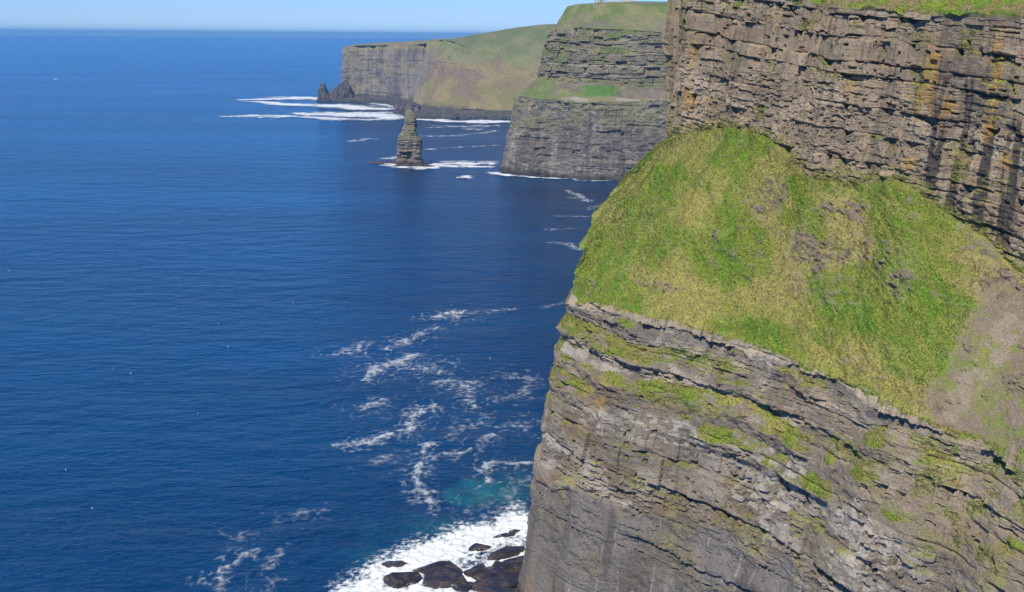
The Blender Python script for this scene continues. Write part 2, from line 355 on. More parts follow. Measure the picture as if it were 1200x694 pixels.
    pc = np.clip(patch(1010, 540, 8, 2.5, 36, where=wC) + patch(820, 425, 14, 2.5, 37, where=wC) + patch(715, 405, 10, 1.6, 38, where=wC) + patch(795, 465, 14, 3, 39, where=wC) + patch(985, 520, 8, 2, 44, where=wC), 0, 1)
    turfC = np.clip(turfC + .8 * pc * ss(-.4, .3, f2n + .15), 0, 1) * (1 - lipb * .8)
    turfB = tread * ss(.1, .45, fb(s / 8, z / 6, 96, 4)) * (sec <= 1) * (1 - wA) * .7
    turfE = np.clip(tread * ss(.25, .6, fb(s / 10, z / 9, 97, 4)) + .8 * ss(.15, .5, fb(s / 8, z / 5, 98, 4, .6)) * ss(.78, .95, fr), 0, 1) * (sec == 4) * .75
    for q, (x, y, a_, b_) in enumerate([(1075, 45, 5, 2), (1135, 45, 2, 4), (945, 28, 5, 2), (1000, 35, 3, 2), (1120, 195, 2, 4), (890, 130, 2.5, 2.5), (800, 30, 3, 2)]):
        turfE = np.maximum(turfE, .8 * patch(x, y, a_, b_, 130 + q, where=wE) * ss(-.5, .2, f2n))
    turfE = np.maximum(turfE, (sec == 4) * ss(.10, 0, fr + .05 * f2n) * .8)
    turfR = .6 * rb * ss(.0, .4, fb(s / 4, z / 3, 99, 4))
    turf = np.clip(np.maximum(np.maximum(turfC, turfB), np.maximum(turfE, turfR)), 0, 1)
    gvar = fb(s / 3, z / 1.5, 101, 4, .6)
    TC = mix(GREEN, OLIVE, ss(-.3, .5, gvar + .15)); TC = mix(TC, DRY, .5 * ss(.1, .6, fb(s / 7, z / 3, 102, 3)))
    fr_lip = (lipb > .3) * ss(.2, -.1, below - .55 - 1.1 * fb(s / 2.2, z / 3, 110, 4, .6)); turf = np.clip(np.maximum(turf, fr_lip), 0, 1)
    C = mix(C, TC, turf)
    # main grass slope
    slope_n = 1.45 * fb((s - z * .4) / 19, (z + s * .25) / 8, 103, 5, .48); streak = fb((s + z * .9) / 2.4, (z - s * .3) / 7, 104, 4, .6); mott = fb(s / .9, z / .6, 105, 3, .65)
    dry = ss(-.1, .45, slope_n + .26 * streak + .10)
    dryp = np.clip(patch(800, 345, 12, 4, 41, where=wD) + patch(850, 375, 14, 4, 42, where=wD) + .8 * patch(830, 250, 7, 8, 43, where=wD) + .8 * patch(1010, 425, 16, 6, 45, where=wD) + patch(905, 350, 12, 4, 46, where=wD), 0, 1)
    lush = np.clip(patch(720, 290, 9, 11, 51, where=wD) + patch(770, 230, 8, 7, 52, where=wD) + patch(850, 180, 9, 4, 53, where=wD) + patch(700, 340, 7, 3, 54, where=wD) + patch(880, 385, 11, 2.2, 55, where=wD)
                   + patch(1000, 370, 14, 3.5, 56, where=wD) + patch(1070, 250, 9, 3, 57, where=wD) + patch(860, 240, 4, 7, 58, where=wD) + .6 * patch(1100, 350, 9, 3, 59, where=wD) + .7 * patch(1040, 460, 6, 4, 60, where=wD), 0, 1)
    dry = np.clip(dry * .85 + .55 * dryp - .65 * lush + .25 * ss(T[8], T[13], s) - .28 * ss(T[9], T[5], s), 0, 1)
    G = mix(mix(GREEN, LUSH, ss(-.3, .4, streak)), DRY, np.clip(dry * (.8 + .12 * mott), 0, 1) * .84)
    G = mix(G, OLIVE * .8, .35 * ss(.1, .6, fb(s / 1.6, z / 1.1, 106, 4, .65)))
    G = mix(G, rgb(.34, .28, .13), .3 * ss(.45, .9, mott + .5 * slope_n))
    scr = np.clip(gully * 1.1 + .6 * ss(.3, .6, fb(s / 5, z / 4, 107, 4, .6) + .3 * oc + .1 * ss(.7, 1, fr)) * np.clip(oc + ss(.8, 1, fr) * .7, 0, 1), 0, 1)
    soil = ss(.35, .65, fb((s + z) / 3.5, (z - s * .3) / 1.6, 109, 5, .62) + .2 * slope_n); G = mix(G, rgb(.20, .16, .09), .28 * soil)
    G = mix(G, SCREE * (1 + .18 * f2n[..., None]), scr * (sec == 3) * np.clip(.50 + .6 * f2n + .45 * ss(.3, .9, gully) + .25 * slope_n, 0, 1))
    G = mix(G, rgb(.19, .155, .105) * (1 + .3 * (b3 - .5)[..., None]), np.clip(rk * 1.1, 0, 1))
    pth = np.clip(sum(patch(x, y, r1, r2, 61 + q, where=wD) for q, (x, y, r1, r2) in enumerate([(1197, 362, 3.6, 2.4), (1190, 371, 3.3, 2.3), (1182, 380, 3.0, 2.3), (1174, 390, 2.8, 2.3), (1166, 400, 2.6, 2.3), (1159, 410, 2.4, 2.3), (1152, 420, 2.3, 2.3), (1145, 430, 2.1, 2.2), (1138, 440, 1.9, 2.2), (1131, 450, 1.8, 2.2), (1124, 460, 1.7, 2.2), (1118, 470, 1.6, 2.1), (1112, 480, 1.5, 2.1)])), 0, 1)
    G = mix(G, rgb(.30, .245, .18), .5 * pth * ss(-.6, .2, f2n))
    C = np.where((sec == 3)[..., None], G, C)
    ftop = np.broadcast_to((sec >= 5).astype(F4), s.shape)
    GT = mix(mix(GREEN, LUSH, ss(-.2, .5, gvar)), OLIVE, ss(0, .5, streak))
    GT = mix(GT, rgb(.22, .16, .09), .7 * ss(.2, .6, fb(s / 5, fr * 3, 108, 4) + (.5 - 1.2 * fr)) * (sec == 5))
    C = np.where(ftop[..., None] > 0, GT, C)
    # tide-wet dark foot
    C = mix(C, rgb(.06, .045, .035), .8 * ss(6, 1.5, z + 1.5 * f1n))
    C = mix(C, rgb(.24, .13, .05), .6 * ss(-.1, .5, f3n) * ss(14, 4, z) * ss(1, 4, z))
    C = np.clip(C, .01, .8)
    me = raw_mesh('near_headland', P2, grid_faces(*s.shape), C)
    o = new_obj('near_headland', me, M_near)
    tag(o, 'big near headland, layered grey cliffs with a steep green grass slope between them', 'headland', kind='structure')
    # data for tufts of grass on the slope
    return P2, C, sec, fr, s, z, rk, scr, turf, N_
NH = near_headland()

# ------------------------------------------------------------------ sea surface
sun_az, sun_el = R(205), R(50)         # compass-like: 0 = +Y, clockwise
SUN = Vector((math.sin(sun_az) * math.cos(sun_el), math.cos(sun_az) * math.cos(sun_el), math.sin(sun_el)))

def mat_sea():
    m, nt, b, N, L = mat_new('sea_water')
    tc = N.new('ShaderNodeTexCoord')
    def noise(scale, sx, sy, rot, detail=3, rough=.5, dist=0):
        mp = N.new('ShaderNodeMapping'); mp.inputs['Scale'].default_value = (sx, sy, 1); mp.inputs['Rotation'].default_value = (0, 0, rot)
        n = N.new('ShaderNodeTexNoise'); n.inputs['Scale'].default_value = scale; n.inputs['Detail'].default_value = detail; n.inputs['Roughness'].default_value = rough
        n.inputs['Distortion'].default_value = dist
        L.new(tc.outputs['Object'], mp.inputs['Vector']); L.new(mp.outputs['Vector'], n.inputs['Vector']); return n.outputs['Fac']
    def math_(op, a, b_, clamp=False):
        n = N.new('ShaderNodeMath'); n.operation = op; n.use_clamp = clamp
        for i, v in enumerate((a, b_)):
            if isinstance(v, (int, float)): n.inputs[i].default_value = v
            else: L.new(v, n.inputs[i])
        return n.outputs[0]
    w1 = noise(.034, .7, 1.25, R(16), 3, .6); w6 = noise(.075, .65, 1.25, R(-16), 3, .6); w2 = noise(.13, .75, 1.15, R(-20), 3, .55); w3 = noise(.42, .8, 1.2, R(24), 4, .62, .4); w5 = noise(.2, .7, 1.25, R(35), 2, .5)
    h = math_('ADD', math_('ADD', math_('MULTIPLY', w1, 6.0), math_('MULTIPLY', w6, 3.2)), math_('ADD', math_('MULTIPLY', math_('ADD', w2, w5), 1.15), math_('MULTIPLY', w3, 1.5)))
    bp = N.new('ShaderNodeBump'); bp.inputs['Distance'].default_value = 1.0
    wind = noise(.0022, .45, 1.9, R(7), 4, .62)
    mw = N.new('ShaderNodeMapRange'); mw.inputs['From Min'].default_value = .36; mw.inputs['From Max'].default_value = .62; mw.inputs['To Min'].default_value = .38; mw.inputs['To Max'].default_value = 1.05
    L.new(wind, mw.inputs['Value']); L.new(mw.outputs['Result'], bp.inputs['Strength'])
    L.new(h, bp.inputs['Height']); L.new(bp.outputs['Normal'], b.inputs['Normal'])
    # deep colour with slow drifts, and milky green where breakers stir air into the water
    r = N.new('ShaderNodeValToRGB'); r.color_ramp.elements[0].position = .35; r.color_ramp.elements[1].position = .65
    r.color_ramp.elements[0].color = (.0006, .026, .088, 1); r.color_ramp.elements[1].color = (.0007, .044, .130, 1)
    big = noise(.004, .5, 1.6, R(12), 4, .6)
    L.new(big, r.inputs['Fac']); colr = r.outputs['Color']
    wob = noise(.08, 1, 1, 0, 4, .6)
    for (x, y, rx, ry, c, k) in [(574, 578, 15, 16, (.014, .15, .17), .8), (600, 560, 14, 24, (.004, .055, .10), .6), (455, 650, 16, 10, (.01, .1, .15), .5), (540, 620, 34, 12, (.01, .1, .14), .5)]:
        p = atz(x, y, 0)
        mp = N.new('ShaderNodeMapping'); mp.inputs['Location'].default_value = (-p[0] / rx, -p[1] / ry, 0); mp.inputs['Scale'].default_value = (1 / rx, 1 / ry, 0)
        L.new(tc.outputs['Object'], mp.inputs['Vector'])
        ln = N.new('ShaderNodeVectorMath'); ln.operation = 'LENGTH'; L.new(mp.outputs['Vector'], ln.inputs[0])
        v = math_('ADD', ln.outputs['Value'], math_('MULTIPLY', math_('SUBTRACT', wob, .5), 2.2))
        mr = N.new('ShaderNodeMapRange'); mr.interpolation_type = 'SMOOTHSTEP'; mr.inputs['From Min'].default_value = 1.25; mr.inputs['From Max'].default_value = .15
        mr.inputs['To Max'].default_value = k; L.new(v, mr.inputs['Value'])
        mx = N.new('ShaderNodeMix'); mx.data_type = 'RGBA'; L.new(mr.outputs['Result'], mx.inputs['Factor']); L.new(colr, mx.inputs['A']); mx.inputs['B'].default_value = c + (1,)
        colr = mx.outputs['Result']
    L.new(colr, b.inputs['Base Color'])
    b.inputs['Roughness'].default_value = .18; b.inputs['IOR'].default_value = 1.333; b.inputs['Specular IOR Level'].default_value = .5
    return m
M_sea = mat_sea()
nseg = 128; Rs = 46000
ang = np.linspace(0, 2 * np.pi, nseg, endpoint=False)
rad = np.array([30, 400, 1500, 6000, 20000, Rs])
V = np.array([[r_ * np.cos(a), r_ * np.sin(a), 0] for r_ in rad for a in ang])
sea = new_obj('sea', raw_mesh('sea', V, grid_faces(len(rad), nseg, True)[:, ::-1]), M_sea)
# close the middle of the disc
import bmesh
bm = bmesh.new(); bm.from_mesh(sea.data); bm.verts.ensure_lookup_table(); bm.faces.new([bm.verts[i] for i in range(nseg)])
bmesh.ops.recalc_face_normals(bm, faces=bm.faces[:]); bm.normal_update()
if bm.faces[0].normal.z < 0: bmesh.ops.reverse_faces(bm, faces=bm.faces[:])
bm.to_mesh(sea.data); bm.free()
tag(sea, 'deep blue rippled ocean stretching to the horizon', 'sea', kind='structure')

# ------------------------------------------------------------------ foam
def mat_foam(name, scale, thick, lo, hi, bmp, det=6):
    m, nt, b, N, L = mat_new(name)
    a = N.new('ShaderNodeAttribute'); a.attribute_name = 'dens'
    tc = N.new('ShaderNodeTexCoord'); n = N.new('ShaderNodeTexNoise'); n.inputs['Scale'].default_value = scale; n.inputs['Detail'].default_value = det; n.inputs['Roughness'].default_value = .6
    n.inputs['Distortion'].default_value = .8
    L.new(tc.outputs['Object'], n.inputs['Vector'])
    ad = N.new('ShaderNodeMath'); ad.operation = 'MULTIPLY_ADD'; L.new(n.outputs['Fac'], ad.inputs[0]); ad.inputs[1].default_value = 2.2; L.new(a.outputs['Fac'], ad.inputs[2])
    mr = N.new('ShaderNodeMapRange'); mr.interpolation_type = 'SMOOTHSTEP'; mr.inputs['From Min'].default_value = lo; mr.inputs['From Max'].default_value = hi; mr.inputs['To Max'].default_value = thick
    L.new(ad.outputs[0], mr.inputs['Value']); L.new(mr.outputs['Result'], b.inputs['Alpha'])
    b.inputs['Base Color'].default_value = (.78, .82, .84, 1); b.inputs['Roughness'].default_value = .9
    bp = N.new('ShaderNodeBump'); bp.inputs['Distance'].default_value = bmp; L.new(n.outputs['Fac'], bp.inputs['Height']); L.new(bp.outputs['Normal'], b.inputs['Normal'])
    return m
def seg_dist(X, Y, pts):
    best = np.full(X.shape, 1e9, F4); prog = np.zeros(X.shape, F4)
    for (a, b_) in zip(pts[:-1], pts[1:]):
        ax, ay, aw = a; bx, by, bw = b_
        dx, dy = bx - ax, by - ay; L2 = dx * dx + dy * dy + 1e-6
        t = np.clip(((X - ax) * dx + (Y - ay) * dy) / L2, 0, 1)
        d = np.hypot(X - ax - t * dx, Y - ay - t * dy) / (aw + (bw - aw) * t)
        best = np.minimum(best, d)
    return best
def foam(name, label, strokes, cell, nscale, mat, z=.12, lace=.5, warp=1.0, cut=.12, wide=1.5, webk=0):
    """strokes: list of (strength, [(px, py, half width in metres), ...]) along the water"""
    S = [(k, [(*atz(x, y, 0)[:2], w) for x, y, w in pts]) for k, pts in strokes]
    allp = np.array([p for k, pts in S for p in pts]); m = allp[:, 2].max() * 1.6
    x0, y0 = allp[:, 0].min() - m, allp[:, 1].min() - m; x1, y1 = allp[:, 0].max() + m, allp[:, 1].max() + m
    xs = np.arange(x0, x1, cell); ys = np.arange(y0, y1, cell * 1.4)
    X, Y = np.meshgrid(xs.astype(F4), ys.astype(F4))
    wx = X + warp * fb(X / (warp * 4), Y / (warp * 4), 301, 4, .6); wy = Y + warp * 1.6 * fb(X / (warp * 4), Y / (warp * 4), 306, 4, .6)
    D = np.zeros(X.shape, F4)
    for k, pts in S: D = np.maximum(D, k * (1 - ss(.0, 1.25, seg_dist(wx, wy, [(a, b, c * wide) for a, b, c in pts]))))
    halo = np.zeros(X.shape, F4)
    for k, pts in S: halo = np.maximum(halo, k * (1 - ss(.6, 4.2, seg_dist(wx, wy, [(a, b, c * wide) for a, b, c in pts]))))
    web = 1 - np.abs(fb(X / 5.5 + .3 * fb(X / 9, Y / 9, 321), Y / 8, 322, 3, .5)) * 4.2
    rid = 1 - np.abs(fb(X * nscale, Y * nscale * .8, 311, 4, .55)) * 2.2
    D = D * (1 - lace + lace * ss(-.2, .9, rid)) + (D > .02) * .25 * fb(X * nscale * 2.5, Y * nscale * 2, 315, 3, .6) * np.minimum(D * 2, 1)
    if webk: D = np.maximum(D, webk * halo * ss(.1, 1.0, web))
    keep = D > cut * .6
    q = grid_faces(*X.shape); kf = keep.ravel()[q].any(1); q = q[kf]
    used = np.unique(q); remap = np.zeros(X.size, np.int32); remap[used] = np.arange(len(used))
    Z = z + np.clip(D, 0, 1) * .35 * (1 + fb(X * nscale * 2, Y * nscale * 2, 317, 2))
    V = np.stack([X, Y, Z], -1).reshape(-1, 3)[used]
    o = new_obj(name, raw_mesh(name, V, remap[q], A=D.ravel()[used], smooth=True), mat)
    tag(o, label, 'foam', kind='stuff'); return o
Mf1 = mat_foam('surf_white', .55, .97, 1.25, 2.1, .35); Mf2 = mat_foam('foam_thin', .30, .52, 1.1, 2.5, .05, 4); Mf3 = mat_foam('surf_far', .07, .9, 1.2, 2.1, .6)
foam('surf', 'thick white surf churning round the dark rocks at the cliff foot',
     [(1.5, [(408, 704, 9), (450, 676, 11), (505, 652, 14), (550, 635, 13), (600, 620, 11), (640, 610, 9)]), (1.4, [(430, 720, 14), (520, 690, 14), (590, 670, 13), (625, 645, 10)]), (1.4, [(450, 740, 10), (620, 720, 14)]),
      (.55, [(600, 600, 4), (612, 590, 3)])], .30, .32, Mf1, lace=.30, warp=2.2, wide=1.15)
foam('foam_streak', 'lacy foam lines drifting below the near headland',
     [(1.3, [(515, 371, 4), (532, 369, 5), (543, 364, 3)]), (.7, [(550, 368, 1.6), (575, 365, 2), (602, 362, 1.4)]),
      (.8, [(384, 418, 2), (410, 412, 5), (428, 404, 4)]), (1.0, [(452, 408, 3), (470, 402, 4), (495, 391, 3.2), (508, 386, 2)]),
      (1.0, [(432, 446, 3), (440, 432, 4), (470, 425, 4.5), (485, 417, 3)]), (.75, [(486, 432, 5), (505, 433, 6), (520, 440, 3)]),
      (.8, [(425, 480, 3), (440, 474, 4), (448, 468, 2)]), (.8, [(520, 448, 4), (540, 452, 4.5), (548, 470, 3), (558, 478, 2)]), (.6, [(560, 448, 3), (530, 448, 3)]),
      (1.05, [(402, 524, 2.2), (425, 519, 3), (455, 512, 3), (475, 503, 3), (482, 488, 3), (505, 477, 3)]),
      (1.15, [(502, 596, 1.5), (498, 575, 2), (488, 562, 1.8), (492, 545, 1.6), (508, 535, 1.8), (498, 530, 1.5), (505, 520, 1.6)]),
      (.8, [(512, 534, 1.6), (545, 532, 1.8), (560, 520, 2.5), (580, 512, 1.6)]), (1.2, [(575, 565, 1.8), (562, 552, 2), (572, 542, 1.6), (600, 545, 1.6), (632, 542, 2)]),
      (.7, [(530, 505, 4), (560, 500, 4), (575, 490, 3)]), (.6, [(590, 500, 4), (612, 498, 4), (625, 508, 2)]), (.6, [(580, 470, 4), (620, 460, 3), (630, 445, 3), (600, 440, 4)]),
      (1.1, [(256, 694, 1.8), (262, 668, 2.0), (278, 656, 1.8), (295, 652, 1.2)]), (.5, [(318, 690, 1.2), (322, 672, 1.5), (312, 655, 1.2), (325, 645, 1.2)]),
      (.35, [(330, 612, 3), (360, 602, 3)]), (.5, [(440, 545, 3), (460, 538, 3)]), (.5, [(270, 630, 2), (290, 628, 2)]), (.45, [(560, 600, 6), (610, 598, 5)]), (.6, [(600, 582, 3), (615, 560, 2.5)])],
     .32, .22, Mf2, lace=.7, warp=2.6, wide=1.45, webk=.55)
foam('foam_streak', 'faint foam lines in the bay before the tower headland',
     [(1.0, [(664, 224, 3), (676, 228, 4), (690, 236, 4)]), (.8, [(668, 232, 3), (684, 233, 2)]), (.8, [(650, 285, 4), (668, 288, 5), (680, 293, 4)]), (.7, [(655, 254, 3), (690, 254, 3)]),
      (.6, [(640, 270, 4), (672, 268, 3)]), (.5, [(640, 360, 4), (660, 356, 3)]), (.6, [(690, 246, 3), (700, 240, 2)])], 1.0, .2, Mf2, lace=.6, warp=3, z=.3)
foam('surf', 'white surf line breaking along the foot of the sea stack and the tower headland',
     [(1.4, [(452, 193.5, 5), (470, 196, 7), (490, 197, 8), (515, 196, 8), (545, 194.5, 8), (570, 195, 6)]), (1.2, [(470, 193.5, 5), (500, 194, 6), (540, 192, 6), (575, 192, 5)]), (.8, [(520, 190, 4), (580, 189.5, 4)]),
      (1.3, [(575, 203, 5), (600, 206, 5), (625, 208.5, 3.5)]), (.8, [(625, 208.5, 2.5), (690, 212, 2.5), (730, 212, 3)]), (.8, [(457, 186, 6), (463, 184, 5)]), (.9, [(542, 209, 3), (548, 208, 4), (553, 210, 2)]),
      (.5, [(415, 166, 8), (425, 164, 10), (436, 163, 5)]), (.45, [(500, 176, 5), (540, 172, 5), (585, 171, 5)]), (.5, [(496, 160, 6), (530, 160, 6), (565, 156, 6), (580, 153, 5)]), (.4, [(500, 150, 8), (590, 147, 8)])], 1.5, .05, Mf3, lace=.35, warp=7, z=.3, wide=2.1)
foam('surf', 'broad white surf rolling in off the far headland',
     [(1.3, [(290, 118, 14), (320, 117, 26), (345, 115, 26), (372, 117, 20)]), (1.4, [(300, 120, 10), (345, 123, 26), (390, 124, 34), (430, 127, 30), (455, 128, 20)]),
      (1.3, [(355, 134, 16), (395, 135, 36), (430, 135, 40), (455, 136, 26), (468, 140, 14)]), (1.0, [(262, 137, 8), (300, 137, 14), (345, 138, 14), (390, 140, 14), (468, 141, 8)]),
      (1.3, [(488, 141, 10), (520, 141, 14), (560, 142.5, 16), (592, 144, 12)]), (.5, [(540, 149, 12), (575, 148, 10)]), (.8, [(440, 121.5, 10), (465, 126, 10)]), (.4, [(510, 147, 12), (560, 152, 10)])], 5, .013, Mf3, lace=.30, warp=26, z=.8, wide=2.6)

# ================================================================== generic far headland loft
def cliff_loft(name, strings, rows, t, T, mat, shade, label, disp):
    P, nr, sec, fr = loft(strings, T, t, rows)
    s = np.broadcast_to(t[None, :].astype(F4), P.shape[:2]); z = P[..., 2].copy()
    d, up = disp(s, z, sec, fr)
    dv = nr.copy(); dv[..., 2] += up
    P2 = P + dv * d[..., None]; Nn = grid_normal(P2)
    C = np.clip(shade(s, z, sec, fr, Nn, P), .01, .8)
    o = new_obj(name, raw_mesh(name, P2, grid_faces(*s.shape), C), mat)
    tag(o, label, 'headland', kind='structure'); return P2

# ---- tower headland
def tower_headland():
    b0 = [(260, 1750), (95, 1560), (8, 1400)]
    base = np.array([(x, y, -4) for x, y in b0] + [atz(585, 203.5, -1), atz(603, 206, -1), atz(640, 208.5, -1), atz(690, 212, -1), atz(740, 213, -1), atz(800, 216, -1), (260, 1120, -4), (420, 1000, -4)], float)
    base[:, 2] = -4
    def row(left, front, Y0, dY):
        # left: 3 hidden points; front: list of px points
        pts = list(left)
        for i, (x, y) in enumerate(front):
            Yb = base[3 + i][1]; pts.append(tuple(at(x, y, Yb + dY)))
        z = pts[-1][2]; pts += [(262 + dY * .3, 1120 + dY, z), (424 + dY * .3, 1000 + dY, z)]
        return np.array(pts, float)
    hid = lambda d, z: [(260 + d, 1750, z), (95 + d, 1560 - d * .4, z), (8 + d, 1400 - d * .2, z)]
    L1 = row(hid(8, 82), [(605, 111), (616, 114), (648, 117), (692, 120), (742, 118), (802, 116)], 0, 8)      # lower cliff top
    L2 = row(hid(30, 100), [(627, 94), (637, 93), (657, 95), (692, 97), (742, 101), (802, 104)], 0, 30)    # inner side of the ledge
    L3 = row(hid(48, 158), [(641, 44), (649, 36), (668, 33), (697, 33), (744, 35), (804, 38)], 0, 42)     # upper rock top
    L4 = row(hid(80, 194), [(664, 8), (674, 5.2), (688, 5.0), (704, 4.6), (746, 5), (806, 6)], 0, 82)     # crest
    L5 = L4.copy(); L5[:, 0] += 60; L5[:, 1] += 130; L5[:, 2] += 7
    L6 = L4.copy(); L6[:, 0] += 300; L6[:, 1] += 600; L6[:, 2] += 6
    T = np.concatenate([[0], np.cumsum(np.linalg.norm(np.diff(base[:, :2], axis=0), axis=1))])
    t = np.concatenate([np.arange(0, T[2], 8), np.arange(T[2], T[8] + 10, .62), np.arange(T[8] + 10, T[10], 10)])
    S1 = Strata(31, -20, 260, 2.5, 9, 6, 26); S2 = Strata(32, -20, 260, 1, 3, 2.5, 9)
    def coords(s, z):
        w = 2.5 * fb(s / 90, z / 80, 401, 3) + .5 * fb(s / 14, z / 20, 402, 2); sw = s + 2 * fb(s / 12, z / 12, 403, 2); return sw, z + w
    def disp(s, z, sec, fr):
        sw, zz = coords(s, z); i1, h1, b1, c1, ez1, es1, k1 = S1(sw, zz); i2, h2, b2, c2, ez2, es2, k2 = S2(sw, zz)
        lump = fb(s / 60, z / 80, 404, 4); rough = fb(s / 7, z / 5, 405, 4, .6); rib = fb(s / 9, z / 60, 406, 4, .6)
        pt = ss(-.1, .35, fb(s / 22, z / 9, 409, 4)); sh = np.where(k1 > .5, 1., .25)
        cr = (-1.2 * np.exp(-(ez1 / .7) ** 2) * (k1 > .4) - .5 * sh * np.exp(-(ez2 / .35) ** 2) * (k2 > .5)) * pt
        up_ = 1.4 * h1 + 1.1 * (b1 - .5) * 2 + sh * (.45 * h2 + .5 * (b2 - .5) * 2) - 3 * (c1 > .93) - 1.2 * (c2 > .93) + cr + .9 * rough + 4 * lump
        lo = .3 * h1 + .5 * (b1 - .5) * 2 + .12 * h2 + .25 * sh * (b2 - .5) + cr * .5 * pt - 1.5 * (c1 > .93) + 1.1 * rough + 1.9 * rib + 4.5 * lump
        gr = 1.2 * fb(s / 18, z / 9, 407, 4) + .6 * rough + 3 * lump
        d = np.where(sec == 0, lo, np.where(sec == 2, up_, gr)); d = np.where(sec >= 4, 1.2 * fb(s / 40, fr * 4, 408, 3) , d)
        d = np.where((sec == 3), gr * .9 * (1 - .6 * fr), d)
        return d, np.where(np.isin(sec, (1, 3)), .8, 0.) * np.ones_like(s)
    def shade(s, z, sec, fr, Nn, P):
        sw, zz = coords(s, z); i1, h1, b1, c1, ez1, es1, k1 = S1(sw, zz); i2, h2, b2, c2, ez2, es2, k2 = S2(sw, zz)
        px_, py_ = project(P)
        a = fb(s / 25, z / 12, 411, 4); b = fb(s / 5, z / 3, 412, 4, .6); v = fb(s / 5, z / 45, 413, 4, .6); g = fb(s / 22, z / 9, 414, 5, .6)
        C = mix(SHALE * .95, SAND * .85, np.clip(.42 + .35 * a + .2 * (b1 - .5) + .2 * (k1 - .5) + .2 * b, 0, 1))
        C = mix(C, PALE * .85, .6 * ss(.6, .95, k1 + .25 * a)); C = mix(C, rgb(.13, .12, .11), .5 * ss(.2, .7, v) * (sec == 2))
        LO = mix(rgb(.125, .110, .092), rgb(.225, .195, .155), np.clip(.4 + .55 * v + .25 * a, 0, 1)); LO = mix(LO, rgb(.085, .075, .07), .5 * ss(.2, .7, fb(s / 12, z / 30, 415, 4)))
        LO = mix(LO, rgb(.34, .32, .28), .5 * ss(.35, .8, b + .3 * v))
        LO = mix(LO, rgb(.22, .21, .10), .55 * ss(.0, .5, g + .35) * ss(40, 70, z)); LO = mix(LO, rgb(.3, .22, .08), .5 * ss(.3, .7, fb(s / 6, z / 16, 416, 4)) * ss(30, 60, z) * ss(60, 20, s - T[3]))
        C = np.where((sec == 0)[..., None], LO, C)
        GR = mix(rgb(.12, .165, .04), rgb(.21, .195, .085), ss(-.3, .4, g)); GR = mix(GR, rgb(.21, .18, .13), .55 * ss(.1, .6, fb(s / 12, z / 6, 417, 4, .6)))
        led = mix(GR, C, ss(-.25, .3, fb(s / 16, z / 6, 418, 4) + .6 * (fr - .4) + .5 * ss(725, 745, px_))); led = mix(led, rgb(.075, .17, .03), .9 * ss(28, 14, np.abs(px_ - 703)) * ss(.15, .4, fr) * ss(1.0, .8, fr))
        led = mix(led, rgb(.12, .155, .05), .85 * ss(30, 15, np.abs(px_ - 632)) * ss(-.5, .1, b))
        C = np.where((sec == 1)[..., None], led, C)
        C = mix(C, GR, ss(.1, .4, fb(s / 20, z / 8, 419, 4, .6)) * (sec == 2) * .8 * ss(.3, .9, fr + .35)); C = mix(C, GR, (sec == 2) * ss(.12, .0, fr) * .7)
        C = mix(C, GR, (sec == 2) * .5 * ss(.2, .5, Nn[..., 2]))
        GT = mix(rgb(.125, .165, .045), rgb(.20, .19, .085), ss(-.2, .5, g + .1 * b)); GT = mix(GT, rgb(.19, .16, .105), .8 * ss(.75, .15, fr) * ss(-.2, .4, fb(s / 14, z / 6, 420, 4, .6)))
        GT = mix(GT, rgb(.14, .13, .115), .75 * (sec == 3) * ss(.15, .45, fb(s / 9, z / 3, 421, 4, .6)) * ss(.7, .2, fr))
        C = np.where((sec >= 3)[..., None], GT, C)
        C = mix(C, rgb(.05, .04, .035), .85 * ss(9, 3, z + 3 * a))
        return C
    return cliff_loft('tower_headland', [base, L1, L2, L3, L4, L5, L6], [130, 45, 110, 60, 20, 10], t, T, M_mid, shade,
                      'tall middle headland with banded grey cliffs and a tower on its grassy top', disp)
tower_headland()

